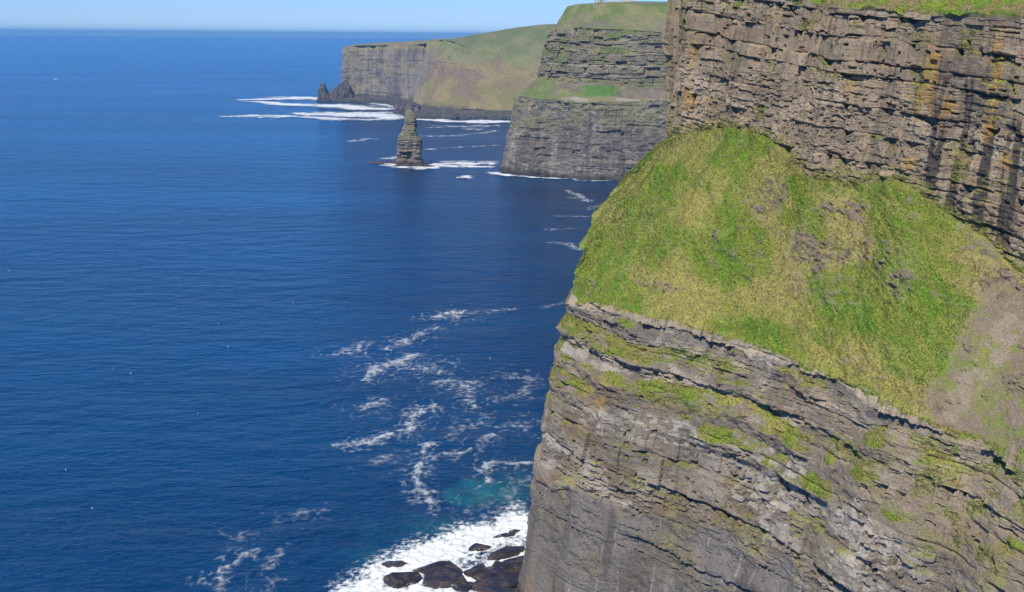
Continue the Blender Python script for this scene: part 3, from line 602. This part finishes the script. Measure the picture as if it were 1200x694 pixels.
# ---- far headland
def far_headland():
    #          x:   base                 foot of cliff      mid                 edge               crest             (all px, Y)
    cols = [((395, 119, 0), (401, 113, 2800), (403, 80, 2815), (406, 55, 2825), (412, 53.0, 2940)),
            ((412, 120, 0), (414, 114, 2775), (415, 82, 2795), (417, 53.6, 2810), (425, 52.4, 2940)),
            ((440, 121, 0), (441, 115, 2740), (442, 80, 2765), (443, 53.4, 2785), (447, 51.8, 2940)),
            ((462, 123, 0), (464, 116, 2690), (465, 80, 2725), (466, 52.8, 2750), (470, 51, 2920)),
            ((474, 138, 0), (482, 118, 2520), (492, 82, 2670), (496, 51.6, 2720), (500, 48.8, 2880)),
            ((500, 140, 0), (506, 126, 2300), (520, 85, 2560), (528, 48.5, 2660), (532, 45.2, 2800)),
            ((530, 140, 0), (533, 128, 2250), (542, 88, 2460), (549, 55, 2640), (556, 41, 2850)),
            ((565, 140, 0), (567, 129, 2220), (572, 90, 2420), (578, 56, 2620), (590, 35, 2880)),
            ((600, 140, 0), (602, 129, 2200), (606, 90, 2400), (612, 56, 2600), (628, 29.5, 2880)),
            ((640, 141, 0), (642, 129, 2180), (646, 90, 2380), (652, 56, 2580), (668, 27.5, 2880)),
            ((720, 143, 0), (722, 130, 2150), (726, 90, 2350), (732, 56, 2560), (746, 24, 2880))]
    S = [[], [], [], [], []]
    for c in cols:
        b = atz(c[0][0], c[0][1], 0); b[2] = -4; S[0].append(b)
        for j in range(1, 5): S[j].append(at(*c[j]))
    S = [np.array(a) for a in S]
    # hidden seaward side turning away behind the tip
    def pre(a, pts): return np.concatenate([np.array(pts, float), a])
    z_ = lambda j: [-4, 14, 70, 124, 131][j]
    S = [pre(a, [(150 + j * 40, 3900, z_(j)), (-150 + j * 30, 3400, z_(j)), (S[j][0][0] + 25 + j * 3, 2900, z_(j))]) for j, a in enumerate(S)]
    plat = S[0].copy(); plat[:, 2] = 5
    plat[:, :2] = S[0][:, :2] * .985 + S[1][:, :2] * .015; plat[3:7, 2] = 6
    pin = S[1].copy(); pin[:, :2] = S[1][:, :2] * .75 + S[0][:, :2] * .25; pin[:, 2] = 7.5
    back = S[4].copy(); back[:, 1] += 900; back[:, 0] += 150; back[:, 2] += 12
    T = np.concatenate([[0], np.cumsum(np.linalg.norm(np.diff(S[1][:, :2], axis=0), axis=1))])
    t = np.concatenate([np.arange(0, T[2], 20), np.arange(T[2], T[12], 1.25), np.arange(T[12], T[13], 8)])
    S1 = Strata(41, -20, 260, 5, 16, 20, 60)
    def disp(s, z, sec, fr):
        cliffy = ss(T[8] + 30, T[7] - 10, s)
        i1, h1, b1, c1, ez1, es1, k1 = S1(s, z + 5 * fb(s / 120, z / 90, 501, 3))
        col_ = fb(s / 9, z / 160, 502, 4, .62); rough = fb(s / 16, z / 10, 503, 4, .6); lump = fb(s / 90, z / 120, 504, 4)
        A = 4.2 * col_ + 2.2 * (b1 - .5) + 1.6 * rough + 9 * lump + 1.2 * h1
        B = 5 * fb(s / 70, z / 35, 505, 4) + 2.2 * rough + 1.8 * h1 * ss(60, 80, z)
        d = cliffy * A + (1 - cliffy) * B
        spur = 16 * np.exp(-((s - T[6] - 15) / 26) ** 2) * ss(40, 8, z)
        base_ = 3 * fb(s / 7, z / 30, 506, 4, .6) + 1.5 * rough
        d = np.where(sec <= 2, base_ + spur, d + spur * ss(.3, 0, fr) * (sec == 3)); d = np.where(sec >= 5, (cliffy * .5 + .5) * 2.5 * fb(s / 50, fr * 5, 507, 4), d)
        d = d * np.where(sec == 2, 1., 1.)
        return d, (.5 * (1 - cliffy)) * (sec > 2) * np.ones_like(s) + (sec >= 5) * .6
    def shade(s, z, sec, fr, Nn, P):
        cliffy = ss(T[8] + 22, T[7] - 6, s + 16 * fb(s / 30, z / 20, 510, 4))
        v = fb(s / 8, z / 120, 511, 4, .62); a = fb(s / 40, z / 25, 512, 5, .6); b = fb(s / 9, z / 6, 513, 4, .6)
        ROCK = mix(rgb(.115, .105, .10), rgb(.23, .205, .18), np.clip(.45 + .6 * v + .25 * a, 0, 1)); ROCK = mix(ROCK, rgb(.235, .20, .11), .5 * ss(0, .6, a + .15) )
        HEATH = mix(rgb(.205, .15, .095), rgb(.25, .20, .095), ss(-.3, .4, a)); HEATH = mix(HEATH, rgb(.185, .185, .065), .8 * ss(.0, .5, fb(s / 60, z / 16, 514, 4)) * ss(80, 40, z)); HEATH = mix(HEATH, rgb(.15, .12, .105), .55 * ss(.1, .6, fb(s / 26, z / 7, 515, 4, .6)) * ss(45, 80, z))
        GREENH = mix(rgb(.145, .165, .06), rgb(.20, .20, .09), ss(-.3, .5, a))
        C = mix(HEATH, ROCK, cliffy)
        C = np.where(((sec == 4))[..., None], mix(mix(HEATH, GREENH, ss(.25, .8, fr + .4 * a)), mix(ROCK, rgb(.26, .22, .12), ss(.7, .95, fr)), cliffy), C)
        C = np.where((sec >= 5)[..., None], mix(GREENH, rgb(.24, .20, .11), cliffy * .8), C)
        C = np.where((sec <= 2)[..., None], mix(rgb(.06, .055, .055), rgb(.11, .10, .09), np.clip(.5 + .6 * b, 0, 1)), C)
        C = mix(C, rgb(.07, .06, .06), .8 * ss(20, 12, z + 5 * a) * (sec == 3))
        spur = np.exp(-((s - T[6] - 15) / 26) ** 2) * ss(36, 16, z + 6 * b); C = mix(C, rgb(.075, .07, .068), np.clip(spur * 1.6, 0, 1) * (sec <= 3))
        return C
    cliff_loft('far_headland', [S[0], plat, pin, S[1], S[2], S[3], S[4], back], [4, 10, 14, 0 + 80, 70, 40, 14], t, T, M_far,
               shade_wrap(shade), 'distant headland with a dark ribbed cliff and a brown and green hillside', disp_wrap(disp))
# sections: 0,1,2 shore, 3 lower cliff, 4 upper cliff, 5 crest, 6 back
def shade_wrap(f): return f
def disp_wrap(f): return f
far_headland()

# ================================================================== rocks, stacks
def blob_rock(name, centre, size, seed, mat, colf, rot=0, nu=72, nv=40, block=.7, parent=None, tilt=0.0, amp=1.0, local=True):
    """an angular boulder: a rounded box cut by random planes, with layered relief"""
    r = np.random.RandomState(seed)
    th = np.linspace(0, 2 * np.pi, nu, endpoint=False)[None, :]; ph = np.linspace(-np.pi / 2, np.pi / 2, nv)[:, None]
    D = np.stack([np.cos(ph) * np.cos(th), np.cos(ph) * np.sin(th), np.sin(ph) * np.ones_like(th)], -1)
    rad_ = np.full(D.shape[:2], 9.0)
    for k in range(13):
        n = r.randn(3); n[2] = n[2] * .7 + .1; n /= np.linalg.norm(n); d = .62 + .38 * r.rand()
        if k == 0: n = np.array([.1 * r.randn(), .1 * r.randn(), 1.]); d = .62
        c = D @ n; rad_ = np.minimum(rad_, np.where(c > .05, d / np.maximum(c, .05), 9))
    rad_ = np.minimum(rad_, 1.25)
    P = D * rad_[..., None] * np.array(size)
    s_ = th * size[0]; zc = P[..., 2]
    st = Strata(seed, -30, 30, size[2] * .12, size[2] * .4, 9, 12); i, h, b, c, ez, es, k = st(s_ + 0 * zc, zc + .1 * size[2] * fb(P[..., 0] / size[0] * 2, P[..., 1] / size[1] * 2, seed))
    dn = amp * (.06 * h + .08 * fb(P[..., 0] / size[0] * 2.5 + 5, (P[..., 1] + P[..., 2]) / size[0] * 2.5, seed, 5, .6)) * min(size)
    P = P + D * np.array([1, 1, .3]) * dn[..., None]
    ca, sa = math.cos(rot), math.sin(rot)
    x, y, z = P[..., 0], P[..., 1], P[..., 2] + tilt * P[..., 0]
    P = np.stack([x * ca - y * sa, x * sa + y * ca, z], -1)
    C = colf(P, fb(P[..., 0] / size[0] * 3, P[..., 1] / size[0] * 3 + P[..., 2], seed + 3, 4, .6))
    o = new_obj(name, raw_mesh(name, P, grid_faces(nv, nu, True), C), mat, parent)
    o.location = centre; return o
def wetcol(P, n):
    C = mix(rgb(.020, .018, .026), rgb(.05, .042, .046), np.clip(.5 + .6 * n, 0, 1)); C = mix(C, rgb(.10, .066, .03), .7 * ss(.15, .6, n)); return mix(C, rgb(.55, .58, .6), .8 * ss(.45, .6, fb(P[..., 0] / .8, P[..., 1] / .8 + P[..., 2], 8, 4, .6)) * ss(1.2, .2, P[..., 2]))
def drycol(P, n): return mix(rgb(.05, .045, .045), rgb(.10, .085, .06), np.clip(.5 + .6 * n, 0, 1))
shore = [(588, 676, 9.5, 8.5, 1.9, .3, 'low broad wet black rock shelf spreading out from the cliff foot under the surf rocks'),
         (469, 681, 4.6, 4.4, 3.2, .1, 'square black rock awash in the surf, leftmost of the big rocks'),
         (465, 662, 4.0, 1.6, 1.2, .2, 'thin flat dark rock just above the square rock in the surf'),
         (515, 667, 6.4, 4.2, 2.4, .25, 'long purple-black slab rock in the middle of the surf'),
         (522, 680, 6.8, 4.5, 2.4, .2, 'wide brownish wet rock below the purple-black slab'),
         (562, 642, 3.6, 1.8, 1.5, .35, 'small pointed dark rock alone high in the white surf'),
         (558, 671, 3.6, 3.0, 2.2, .1, 'round brown topped rock between the slab and the cliff'),
         (583, 671, 3.4, 3.4, 2.4, .2, 'brown rock with foam washing past it beside the cliff'),
         (596, 648, 5.6, 2.6, 2.2, .5, 'large grey-black wet slab leaning up toward the cliff'),
         (589, 629, 3.2, 1.0, .9, .4, 'low dark rock farthest up the surf near the cliff edge'),
         (604, 664, 3.6, 4.0, 3.2, .1, 'dark rock pressed against the cliff foot'),
         (576, 688, 6.0, 3.2, 2.0, .15, 'low black rock at the bottom right of the surf'),
         (545, 690, 3.4, 2.4, 1.5, .1, 'small black rock in the foam at the bottom edge'),
         (603, 624, 2.2, 1.2, .9, .3, 'smallest dark rock touching the cliff foot in the surf'),
         (592, 700, 5.0, 4.0, 3.0, .1, 'dark rock at the very bottom beside the cliff'),
         (577, 655, 1.4, .8, .6, .1, 'tiny dark rock surrounded by white surf above the brown rock')]
for i, (x, y, a, b, c, rt, lab) in enumerate(shore):
    p = atz(x, y, c * .3)
    o = blob_rock('shore_rock', (p[0], p[1], c * .25), (a * 1.12, b * 1.15, c * 1.15), 60 + i, M_wet, wetcol, rot=rt, amp=.8, nu=110, nv=60)
    tag(o, lab, 'rock', 'wet rocks in the surf at the cliff foot')

# ---- sea stack
def sea_stack():
    Y0 = 1400.0
    prof = [(196, 463, 497.5), (190, 464.5, 496), (186, 465, 495.6), (175, 465, 495.5), (166, 465, 495.8), (162.5, 465.2, 495), (159, 466.5, 491.5), (152, 471, 488.6), (144.6, 473, 489), (139, 473.4, 488.3), (134.5, 473.8, 486.6), (130, 474.6, 484.2), (128.2, 475.5, 481.5)]
    zs = []; xl = []; xr = []
    for y, a, b in prof:
        A = at(a, y, Y0); B = at(b, y, Y0); zs.append(A[2]); xl.append(A[0]); xr.append(B[0])
    zs = np.array(zs); xl = np.array(xl); xr = np.array(xr)
    cx, cy = 480, 0; c0 = at(480, 194, Y0)
    nz_, nth = 230, 260
    z = np.linspace(-3, zs[-1], nz_)[:, None]; th = np.linspace(0, 2 * np.pi, nth, endpoint=False)[None, :]
    l = np.interp(z, zs, xl); r = np.interp(z, zs, xr); mid = (l + r) / 2; hw = (r - l) / 2 - 1.3
    sq = 1 / np.maximum(np.abs(np.cos(th)), np.abs(np.sin(th))) ; sq = 1 + (np.minimum(sq, 1.25) - 1) * .6
    sN = th * 14; zz = z + .8 * fb(sN / 20, z / 20, 601, 2)
    S1 = Strata(61, -20, 120, 1.5, 6, 3, 10); S2 = Strata(62, -20, 120, .6, 1.6, 1.5, 4)
    i1, h1, b1, c1, ez1, es1, k1 = S1(sN + 0 * z, zz); i2, h2, b2, c2, ez2, es2, k2 = S2(sN + 0 * z, zz)
    d = .9 * h1 + .9 * (b1 - .5) + .4 * h2 + .5 * (b2 - .5) + 1.3 * fb(sN / 5, z / 6, 602, 4, .6) + 1.8 * fb(sN / 11, z / 13, 608, 2) - .5 * np.exp(-(ez1 / .4) ** 2) - 1.2 * (c1 > .92)
    d = d * np.clip(hw / 12, .35, 1)
    # the cave near the foot, on the camera side, left of centre
    zc0, zc1 = at(470, 186, Y0)[2], at(470, 176.5, Y0)[2]
    front = (th + np.pi) % (2 * np.pi) - np.pi                      # -pi/2 faces the camera
    cave = ss(.62, .42, np.abs(front + 1.85) + .12 * fb(sN / 4, z / 4, 603)) * ss(zc0 - .6, zc0 + .6, z) * ss(zc1 + .6, zc1 - .6, z)
    d = d - 6.5 * cave
    X = mid + np.cos(th) * (hw + d * .8) * sq; Yy = np.sin(th) * (hw * .95 + 2 + d) * sq
    P = np.stack([X - c0[0], Yy + 0 * z, z + 0 * th + .5 * fb(sN / 3, z / 3, 604, 3) * ss(5, 12, z)], -1)
    a = fb(sN / 7, z / 9, 605, 4, .6); b = fb(sN / 2.4, z / 2, 606, 4, .6); v = fb(sN / 2.5, z / 16, 607, 4, .6)
    C = mix(SHALE * 1.0, SAND * .95, np.clip(.45 + .4 * a + .3 * b + .3 * (b1 - .5), 0, 1))
    C = mix(C, rgb(.23, .21, .12), .65 * ss(30, 46, z + 6 * a) * ss(-.5, .3, v + .25)); C = mix(C, rgb(.14, .16, .06), .6 * ss(20, 30, z) * ss(.1, .5, a))
    C = mix(C, PALE, .5 * ss(.3, .8, b) * ss(16, 20, z) * ss(36, 30, z)); C = mix(C, rgb(.075, .055, .05), .85 * ss(10, 4, z + 3 * a))
    root = bpy.data.objects.new('sea_stack', None); col.objects.link(root); root.location = (c0[0], Y0, 0)
    tag(root, 'lone sea stack standing in the water off the tower headland, with a low reef', 'sea stack')
    new_obj('rock_pillar', raw_mesh('rock_pillar', P, grid_faces(nz_, nth, True), C), M_stack, root)
    # the cap
    tp = P[-1]; me = root.children[0].data
    bm = bmesh.new(); bm.from_mesh(me); bm.verts.ensure_lookup_table(); f = bm.faces.new([bm.verts[(nz_ - 1) * nth + i] for i in range(nth)]); bm.to_mesh(me); bm.free()
    p = atz(452, 191.5, 0)
    o = blob_rock('reef', (p[0] - c0[0] + 2, p[1] - Y0, .4), (21, 7, 3.0), 91, M_wet, lambda P, n: mix(rgb(.06, .035, .03), rgb(.12, .075, .055), np.clip(.5 + .6 * n, 0, 1)), parent=root, amp=3.5, nu=120)
    o = blob_rock('reef', (4, -19, .2), (26, 7, 3.4), 92, M_wet, lambda P, n: mix(rgb(.06, .035, .03), rgb(.12, .075, .055), np.clip(.5 + .6 * n, 0, 1)), parent=root, amp=3.0, nu=120)
sea_stack()

def crag(name, pts, Y, seed, label, depth=14):
    """a small jagged stack off the far headland; pts: (px, ytop) along its width"""
    pts = np.array(pts, float); n = 60
    xs = np.linspace(pts[0, 0], pts[-1, 0], n); yt = np.interp(xs, pts[:, 0], pts[:, 1])
    A = np.array([at(x, y, Y) for x, y in zip(xs, yt)]); c = A.mean(0)
    m = 46; rows = []
    for j, a in enumerate(np.linspace(0, np.pi, m)):
        w = np.abs(np.sin(a)) ** .55; yy = -np.cos(a) * depth
        Z = -3 + (A[:, 2] + 3) * w
        rows.append(np.stack([A[:, 0] - c[0] + 2.5 * fb(A[:, 0] / 8, Z / 8 + a * 3, seed, 4), yy + 3 * fb(A[:, 0] / 7, Z / 9, seed + 5, 4) + 0 * Z, Z + 2.2 * w * fb(A[:, 0] / 5, a * 4 + 0 * Z, seed + 9, 4, .6)], -1))
    P = np.array(rows); nn = fb(P[..., 0] / 6, P[..., 2] / 9, seed + 2, 4, .6)
    C = mix(rgb(.07, .062, .065), rgb(.13, .115, .105), np.clip(.5 + .6 * nn, 0, 1))
    o = new_obj(name, raw_mesh(name, P, grid_faces(*P.shape[:2]), C), M_far); o.location = (c[0], Y, 0)
    tag(o, label, 'rock', 'jagged rocks off the far headland'); return o
crag('rock_pinnacle', [(372.5, 117), (374, 103), (376, 98.5), (379, 97.5), (382, 102), (385, 110), (387, 116)], 2760, 71, 'small dark pinnacle standing off the tip of the far headland')
crag('rocky_spur', [(382, 117), (387, 108), (391, 104), (395, 101), (398, 98), (402, 95), (406, 94), (410, 100), (414, 113)], 2765, 72, 'jagged dark ramp of rock joined to the tip of the far headland')
crag('rocky_spur', [(462, 133), (465, 121), (469, 117), (473, 119), (477, 122), (482, 121), (487, 125), (491, 124), (495, 134)], 2330, 73, 'dark craggy rock rising behind the top of the sea stack', depth=30)

# ================================================================== tower and walls on the middle headland
M_stone = mat_plain('tower_stone', (.46, .44, .40), .9, .3, 1.2, .08); M_dark = mat_plain('dark_opening', (.03, .03, .035), .6, .1, 2, .01); M_wall = mat_plain('flagstone', (.52, .50, .46), .9, .25, .9, .08)
class MB:
    def __init__(s): s.bm = bmesh.new()
    def box(s, x0, x1, y0, y1, z0, z1):
        v = [s.bm.verts.new(p) for p in ((x0, y0, z0), (x1, y0, z0), (x1, y1, z0), (x0, y1, z0), (x0, y0, z1), (x1, y0, z1), (x1, y1, z1), (x0, y1, z1))]
        for f in ((0, 3, 2, 1), (4, 5, 6, 7), (0, 1, 5, 4), (1, 2, 6, 5), (2, 3, 7, 6), (3, 0, 4, 7)): s.bm.faces.new([v[i] for i in f])
        return s
    def ring(s, prof, n, cx=0, cy=0, a0=0):
        R_ = [[s.bm.verts.new((cx + r * math.cos(a0 + 2 * math.pi * i / n), cy + r * math.sin(a0 + 2 * math.pi * i / n), z)) for i in range(n)] for r, z in prof]
        for A, B in zip(R_[:-1], R_[1:]):
            for i in range(n): s.bm.faces.new((A[i], A[(i + 1) % n], B[(i + 1) % n], B[i]))
        s.bm.faces.new(R_[-1]); s.bm.faces.new(R_[0][::-1]); return s
    def build(s, name, mat, parent=None):
        me = bpy.data.meshes.new(name); s.bm.to_mesh(me); s.bm.free(); return new_obj(name, me, mat, parent)
bpy.context.view_layer.update()
HEAD = bpy.data.objects['tower_headland']
def crest(px, back=2.0):               # the point of the headland's skyline at this photo column, a little inland
    last = None; y = 25.0
    while y > -8:
        h, loc, n, i = HEAD.ray_cast(Vector((0, 0, CAM_Z)), Vector(ray(px, y)).normalized())
        if h and loc.y < 1500: last = loc.copy()
        elif last is not None: break
        y -= .25
    d = Vector((last.x, last.y, 0)).normalized() * back
    h, loc, n, i = HEAD.ray_cast(Vector((last.x + d.x, last.y + d.y, 600)), Vector((0, 0, -1)))
    return loc
def tower():
    p = crest(701, 7); z0 = p[2] - 1.0
    root = bpy.data.objects.new('stone_tower', None); col.objects.link(root); root.location = (p[0], p[1], z0)
    tag(root, 'round grey stone tower on the grassy crest of the middle headland', 'tower')
    MB().ring([(4.9, 0), (4.9, 2.2), (4.6, 2.4), (4.5, 9.5), (4.9, 9.9), (4.9, 10.6)], 32).build('wall', M_stone, root)
    for i in range(10):
        a = 2 * math.pi * i / 10; m = MB(); c, s_ = math.cos(a) * 4.55, math.sin(a) * 4.55
        m.box(c - .6, c + .6, s_ - .6, s_ + .6, 10.6, 11.7).build('merlon', M_stone, root)
    MB().ring([(2.2, 0), (2.1, 6.5), (2.4, 6.8), (2.4, 7.6)], 20, 5.4, 1.2).build('turret', M_stone, root)
    d = MB().box(-.7, .7, -4.98, -4.3, .1, 2.2).build('door', M_dark, root)
    for x in (-2, 2):
        yy = -math.sqrt(4.6 ** 2 - x * x)
        MB().box(x - .35, x + .35, yy - .12, yy + .5, 5.2, 6.8).build('window', M_dark, root)
tower()
def terrace_wall(px0, px1, back, h, lab, name='terrace_wall'):
    a = crest(px0, back); b = crest(px1, back); L_ = b[0] - a[0]; Y = (a[1] + b[1]) / 2
    root = bpy.data.objects.new(name, None); col.objects.link(root); root.location = ((a[0] + b[0]) / 2, Y, min(a[2], b[2]) - 4)
    tag(root, lab, 'wall', 'flagstone walls beside the tower')
    MB().box(-L_ / 2, L_ / 2, -.3, .3, 0, h + 4).build('wall_body', M_wall, root)
    MB().box(-L_ / 2 - .15, L_ / 2 + .15, -.45, .45, h + 4, h + 4.25).build('coping', M_stone, root)
terrace_wall(710, 724, 5, 2.4, 'pale flagstone wall nearest the tower')
terrace_wall(723, 736, 1, 1.7, 'middle pale flagstone wall on the crest, between the wall by the tower and the last one')
terrace_wall(727, 746, 11, 2.2, 'flagstone wall on the crest farthest from the tower, nearest the near cliff')

# ================================================================== boat and gulls
M_white = mat_plain('white_paint', (.75, .75, .74), .4, .04, 2, .005); M_blue = mat_plain('blue_hull', (.05, .09, .16), .4, .1, 2, .005); M_grey = mat_plain('gull_grey', (.38, .40, .43), .7, .1, 6, .003); M_yel = mat_plain('gull_beak', (.6, .38, .05), .5, .1, 6, .001)
def boat():
    p = atz(65, 93.5, 0); root = bpy.data.objects.new('small_boat', None); col.objects.link(root); root.location = (p[0], p[1], 0); root.rotation_euler = (0, 0, R(12))
    tag(root, 'tiny white boat far out on the sea at the left', 'boat')
    n = 13; V = []
    for i in range(n):
        t = i / (n - 1); x = -5.5 + 11 * t; w = 1.75 * (1 - max(0, (t - .45) / .55) ** 2.2) + .02; sh = 1.3 + .9 * max(0, t - .4)
        for (yy, zz) in ((0, -.5), (w * .7, -.2), (w, sh), (w * .9, sh), (-w * .9, sh), (-w, sh), (-w * .7, -.2)): V.append((x, yy, zz))
    F_ = []
    for i in range(n - 1):
        for j in range(7): a = i * 7 + j; b = i * 7 + (j + 1) % 7; F_.append((a, b, b + 7, a + 7))
    me = bpy.data.meshes.new('hull'); me.from_pydata(V, [], F_ + [tuple(range(7))[::-1], tuple(range((n - 1) * 7, n * 7))]); new_obj('hull', me, M_white, root)
    MB().box(-1.5, 1.8, -1.05, 1.05, 1.6, 3.4).box(-1.8, 2.1, -1.2, 1.2, 3.4, 3.55).build('cabin', M_white, root)
    MB().box(1.72, 1.86, -.8, .8, 2.4, 3.1).build('window', M_dark, root)
    MB().ring([(.06, 3.5), (.04, 6.3)], 8, -.3, 0).build('mast', M_grey, root)
boat()
def gull_proto():
    root = bpy.data.objects.new('gull', None); col.objects.link(root)
    b = bmesh.new(); bmesh.ops.create_uvsphere(b, u_segments=20, v_segments=12, radius=1)
    for v in b.verts:
        x, y, z = v.co; x2 = x * .42; tp = 1 - .45 * abs(x) ** 2; v.co = (x2 - (.12 if x < -.7 else 0), y * .16 * tp, z * .13 * tp + .08 + .10 * max(0, x) ** 2 + .03 * max(0, -x))
    me = bpy.data.meshes.new('body'); b.to_mesh(me); b.free(); body = new_obj('body', me, M_white, root)
    b = bmesh.new(); bmesh.ops.create_uvsphere(b, u_segments=16, v_segments=10, radius=.1)
    for v in b.verts: v.co = (v.co.x * 1.2 + .40, v.co.y * .85, v.co.z + .30)
    me = bpy.data.meshes.new('head'); b.to_mesh(me); b.free(); new_obj('head', me, M_white, root)
    b = bmesh.new(); bmesh.ops.create_cone(b, cap_ends=True, segments=8, radius1=.03, radius2=.008, depth=.12)
    for v in b.verts: v.co = (.55 + v.co.z, v.co.y, .29 + v.co.x)
    me = bpy.data.meshes.new('beak'); b.to_mesh(me); b.free(); new_obj('beak', me, M_yel, root)
    for s_ in (-1, 1):
        b = bmesh.new(); bmesh.ops.create_uvsphere(b, u_segments=16, v_segments=8, radius=1)
        for v in b.verts: v.co = (v.co.x * .42 - .10, s_ * .13 + v.co.y * .045, v.co.z * .09 + .15 + .02 * v.co.x)
        me = bpy.data.meshes.new('wing'); b.to_mesh(me); b.free(); new_obj('wing', me, M_grey, root)
    return root
g0 = gull_proto()
for i, (x, y) in enumerate([(153, 438), (267, 407), (256, 379), (108, 596), (77, 551), (133, 432), (10, 317), (343, 354), (232, 485), (574, 420), (206, 262), (45, 240)]):
    r_ = g0 if i == 0 else g0.copy()
    if i: 
        col.objects.link(r_)
        for ch in list(g0.children): c = ch.copy(); col.objects.link(c); c.parent = r_
    p = atz(x, y, 0); r_.location = (p[0], p[1], .05); r_.rotation_euler = (0, 0, i * 2.1); r_.scale = (.95,) * 3
    tag(r_, 'small white gull resting on the open dark blue water', 'gull', 'gulls resting on the open sea')

# ================================================================== grass tufts on the near slope (uncountable)
def tufts():
    P2, C, sec, fr, s, z, rk, scr, turf, N_ = NH
    rs = np.random.RandomState(5)
    S_ = np.broadcast_to(sec, s.shape); ok = ((S_ == 3) & (rk < .2) & (scr < .5)) | ((S_ == 5) & (np.broadcast_to(fr, s.shape) < .8)) | ((S_ != 3) & (turf > .6))
    px_, py_ = project(P2); ok &= (px_ > 640) & (px_ < 1240) & (py_ > -20) & (py_ < 720)
    idx = np.flatnonzero(ok.ravel()); idx = rs.choice(idx, min(len(idx), 90000), replace=False)
    base = P2.reshape(-1, 3)[idx] + rs.randn(len(idx), 3) * .05; cc = C.reshape(-1, 3)[idx]; nn = N_.reshape(-1, 3)[idx]
    n = len(idx); nb = 3
    base = np.repeat(base, nb, 0) + rs.randn(n * nb, 3) * np.array([.12, .12, .0]); cc = np.repeat(cc, nb, 0) * (.88 + .2 * rs.rand(n * nb, 1))
    h = (.20 + .28 * rs.rand(n * nb, 1)); a = rs.rand(n * nb, 1) * 2 * np.pi; wv = np.concatenate([np.cos(a), np.sin(a), 0 * a], 1) * (.05 + .06 * rs.rand(n * nb, 1))
    down = np.repeat(nn, nb, 0) * np.array([1, 1, 0]); lean = down * .7 + rs.randn(n * nb, 3) * .22; lean[:, 2] = .8
    tip = base + lean * h
    V = np.stack([base - wv, base + wv, tip], 1).reshape(-1, 3); V[:, 2] -= 0
    Fq = np.arange(n * nb * 3, dtype=np.int32).reshape(-1, 3)
    Cc = np.repeat(cc, 3, 0)
    o = new_obj('grass', raw_mesh('grass', V, Fq, np.clip(Cc, .01, .6), nper=3), M_near)
    tag(o, 'tufts of coarse green and straw grass on the near slope and ledges', 'grass', kind='stuff')
tufts()

# ================================================================== haze, sky, sun
def haze():
    b = MB().box(-48000, 48000, -48000, 48000, -4.5, 214); o = b.build('haze', None)
    m = bpy.data.materials.new('haze'); m.use_nodes = True; nt = m.node_tree; nt.nodes.clear()
    out_ = nt.nodes.new('ShaderNodeOutputMaterial'); v = nt.nodes.new('ShaderNodeVolumePrincipled')
    v.inputs['Color'].default_value = (.24, .58, 1.0, 1); v.inputs['Density'].default_value = HAZE; v.inputs['Anisotropy'].default_value = 0
    nt.links.new(v.outputs[0], out_.inputs['Volume']); o.data.materials.append(m)
    tag(o, 'thin bluish sea haze', 'haze', kind='stuff')
HAZE = 5.2e-5
haze()
w = bpy.data.worlds.new('World'); scene.world = w; w.use_nodes = True
nt = w.node_tree; sky = nt.nodes.new('ShaderNodeTexSky'); sky.sky_type = 'NISHITA'; sky.sun_disc = False
sky.sun_elevation = sun_el; sky.sun_rotation = sun_az; sky.air_density = 1.0; sky.dust_density = .1; sky.ozone_density = 3.0; sky.altitude = 100
tint = nt.nodes.new('ShaderNodeVectorMath'); tint.operation = 'MULTIPLY'   # the clear, blue maritime air of the day, deeper overhead
tcw = nt.nodes.new('ShaderNodeTexCoord'); sx = nt.nodes.new('ShaderNodeSeparateXYZ'); nt.links.new(tcw.outputs['Generated'], sx.inputs[0])
rmp = nt.nodes.new('ShaderNodeValToRGB'); nt.links.new(sx.outputs['Z'], rmp.inputs['Fac'])
rmp.color_ramp.elements[0].position = 0.0; rmp.color_ramp.elements[0].color = (.60, .95, 1.75, 1)
e_ = rmp.color_ramp.elements.new(.85); e_.color = (.44, .60, .72, 1)
e_ = rmp.color_ramp.elements.new(.55); e_.color = (.26, .56, .88, 1)
rmp.color_ramp.elements[1].position = .35; rmp.color_ramp.elements[1].color = (.13, .68, 1.38, 1)
e_ = rmp.color_ramp.elements.new(.02); e_.color = (.545, .82, 1.57, 1)
e_ = rmp.color_ramp.elements.new(.07); e_.color = (.38, .90, 2.0, 1)
e_ = rmp.color_ramp.elements.new(.15); e_.color = (.19, .86, 2.05, 1)
nt.links.new(rmp.outputs['Color'], tint.inputs[1])
nt.links.new(sky.outputs[0], tint.inputs[0]); nt.links.new(tint.outputs[0], nt.nodes['Background'].inputs[0]); nt.nodes['Background'].inputs[1].default_value = .10
sd = bpy.data.lights.new('sun', 'SUN'); sd.energy = 5.0; sd.angle = R(.53); sd.color = (1, .94, .83)
so = bpy.data.objects.new('sun', sd); col.objects.link(so); so.rotation_euler = SUN.to_track_quat('Z', 'Y').to_euler(); so.location = (0, -50, 400)
scene.view_settings.view_transform = 'Standard'; scene.view_settings.look = 'None'; scene.view_settings.exposure = 0; scene.view_settings.gamma = 1
scene.render.engine = 'CYCLES'; scene.cycles.volume_bounces = 0; scene.cycles.max_bounces = 6; scene.cycles.transparent_max_bounces = 12
scene.cycles.use_denoising = True
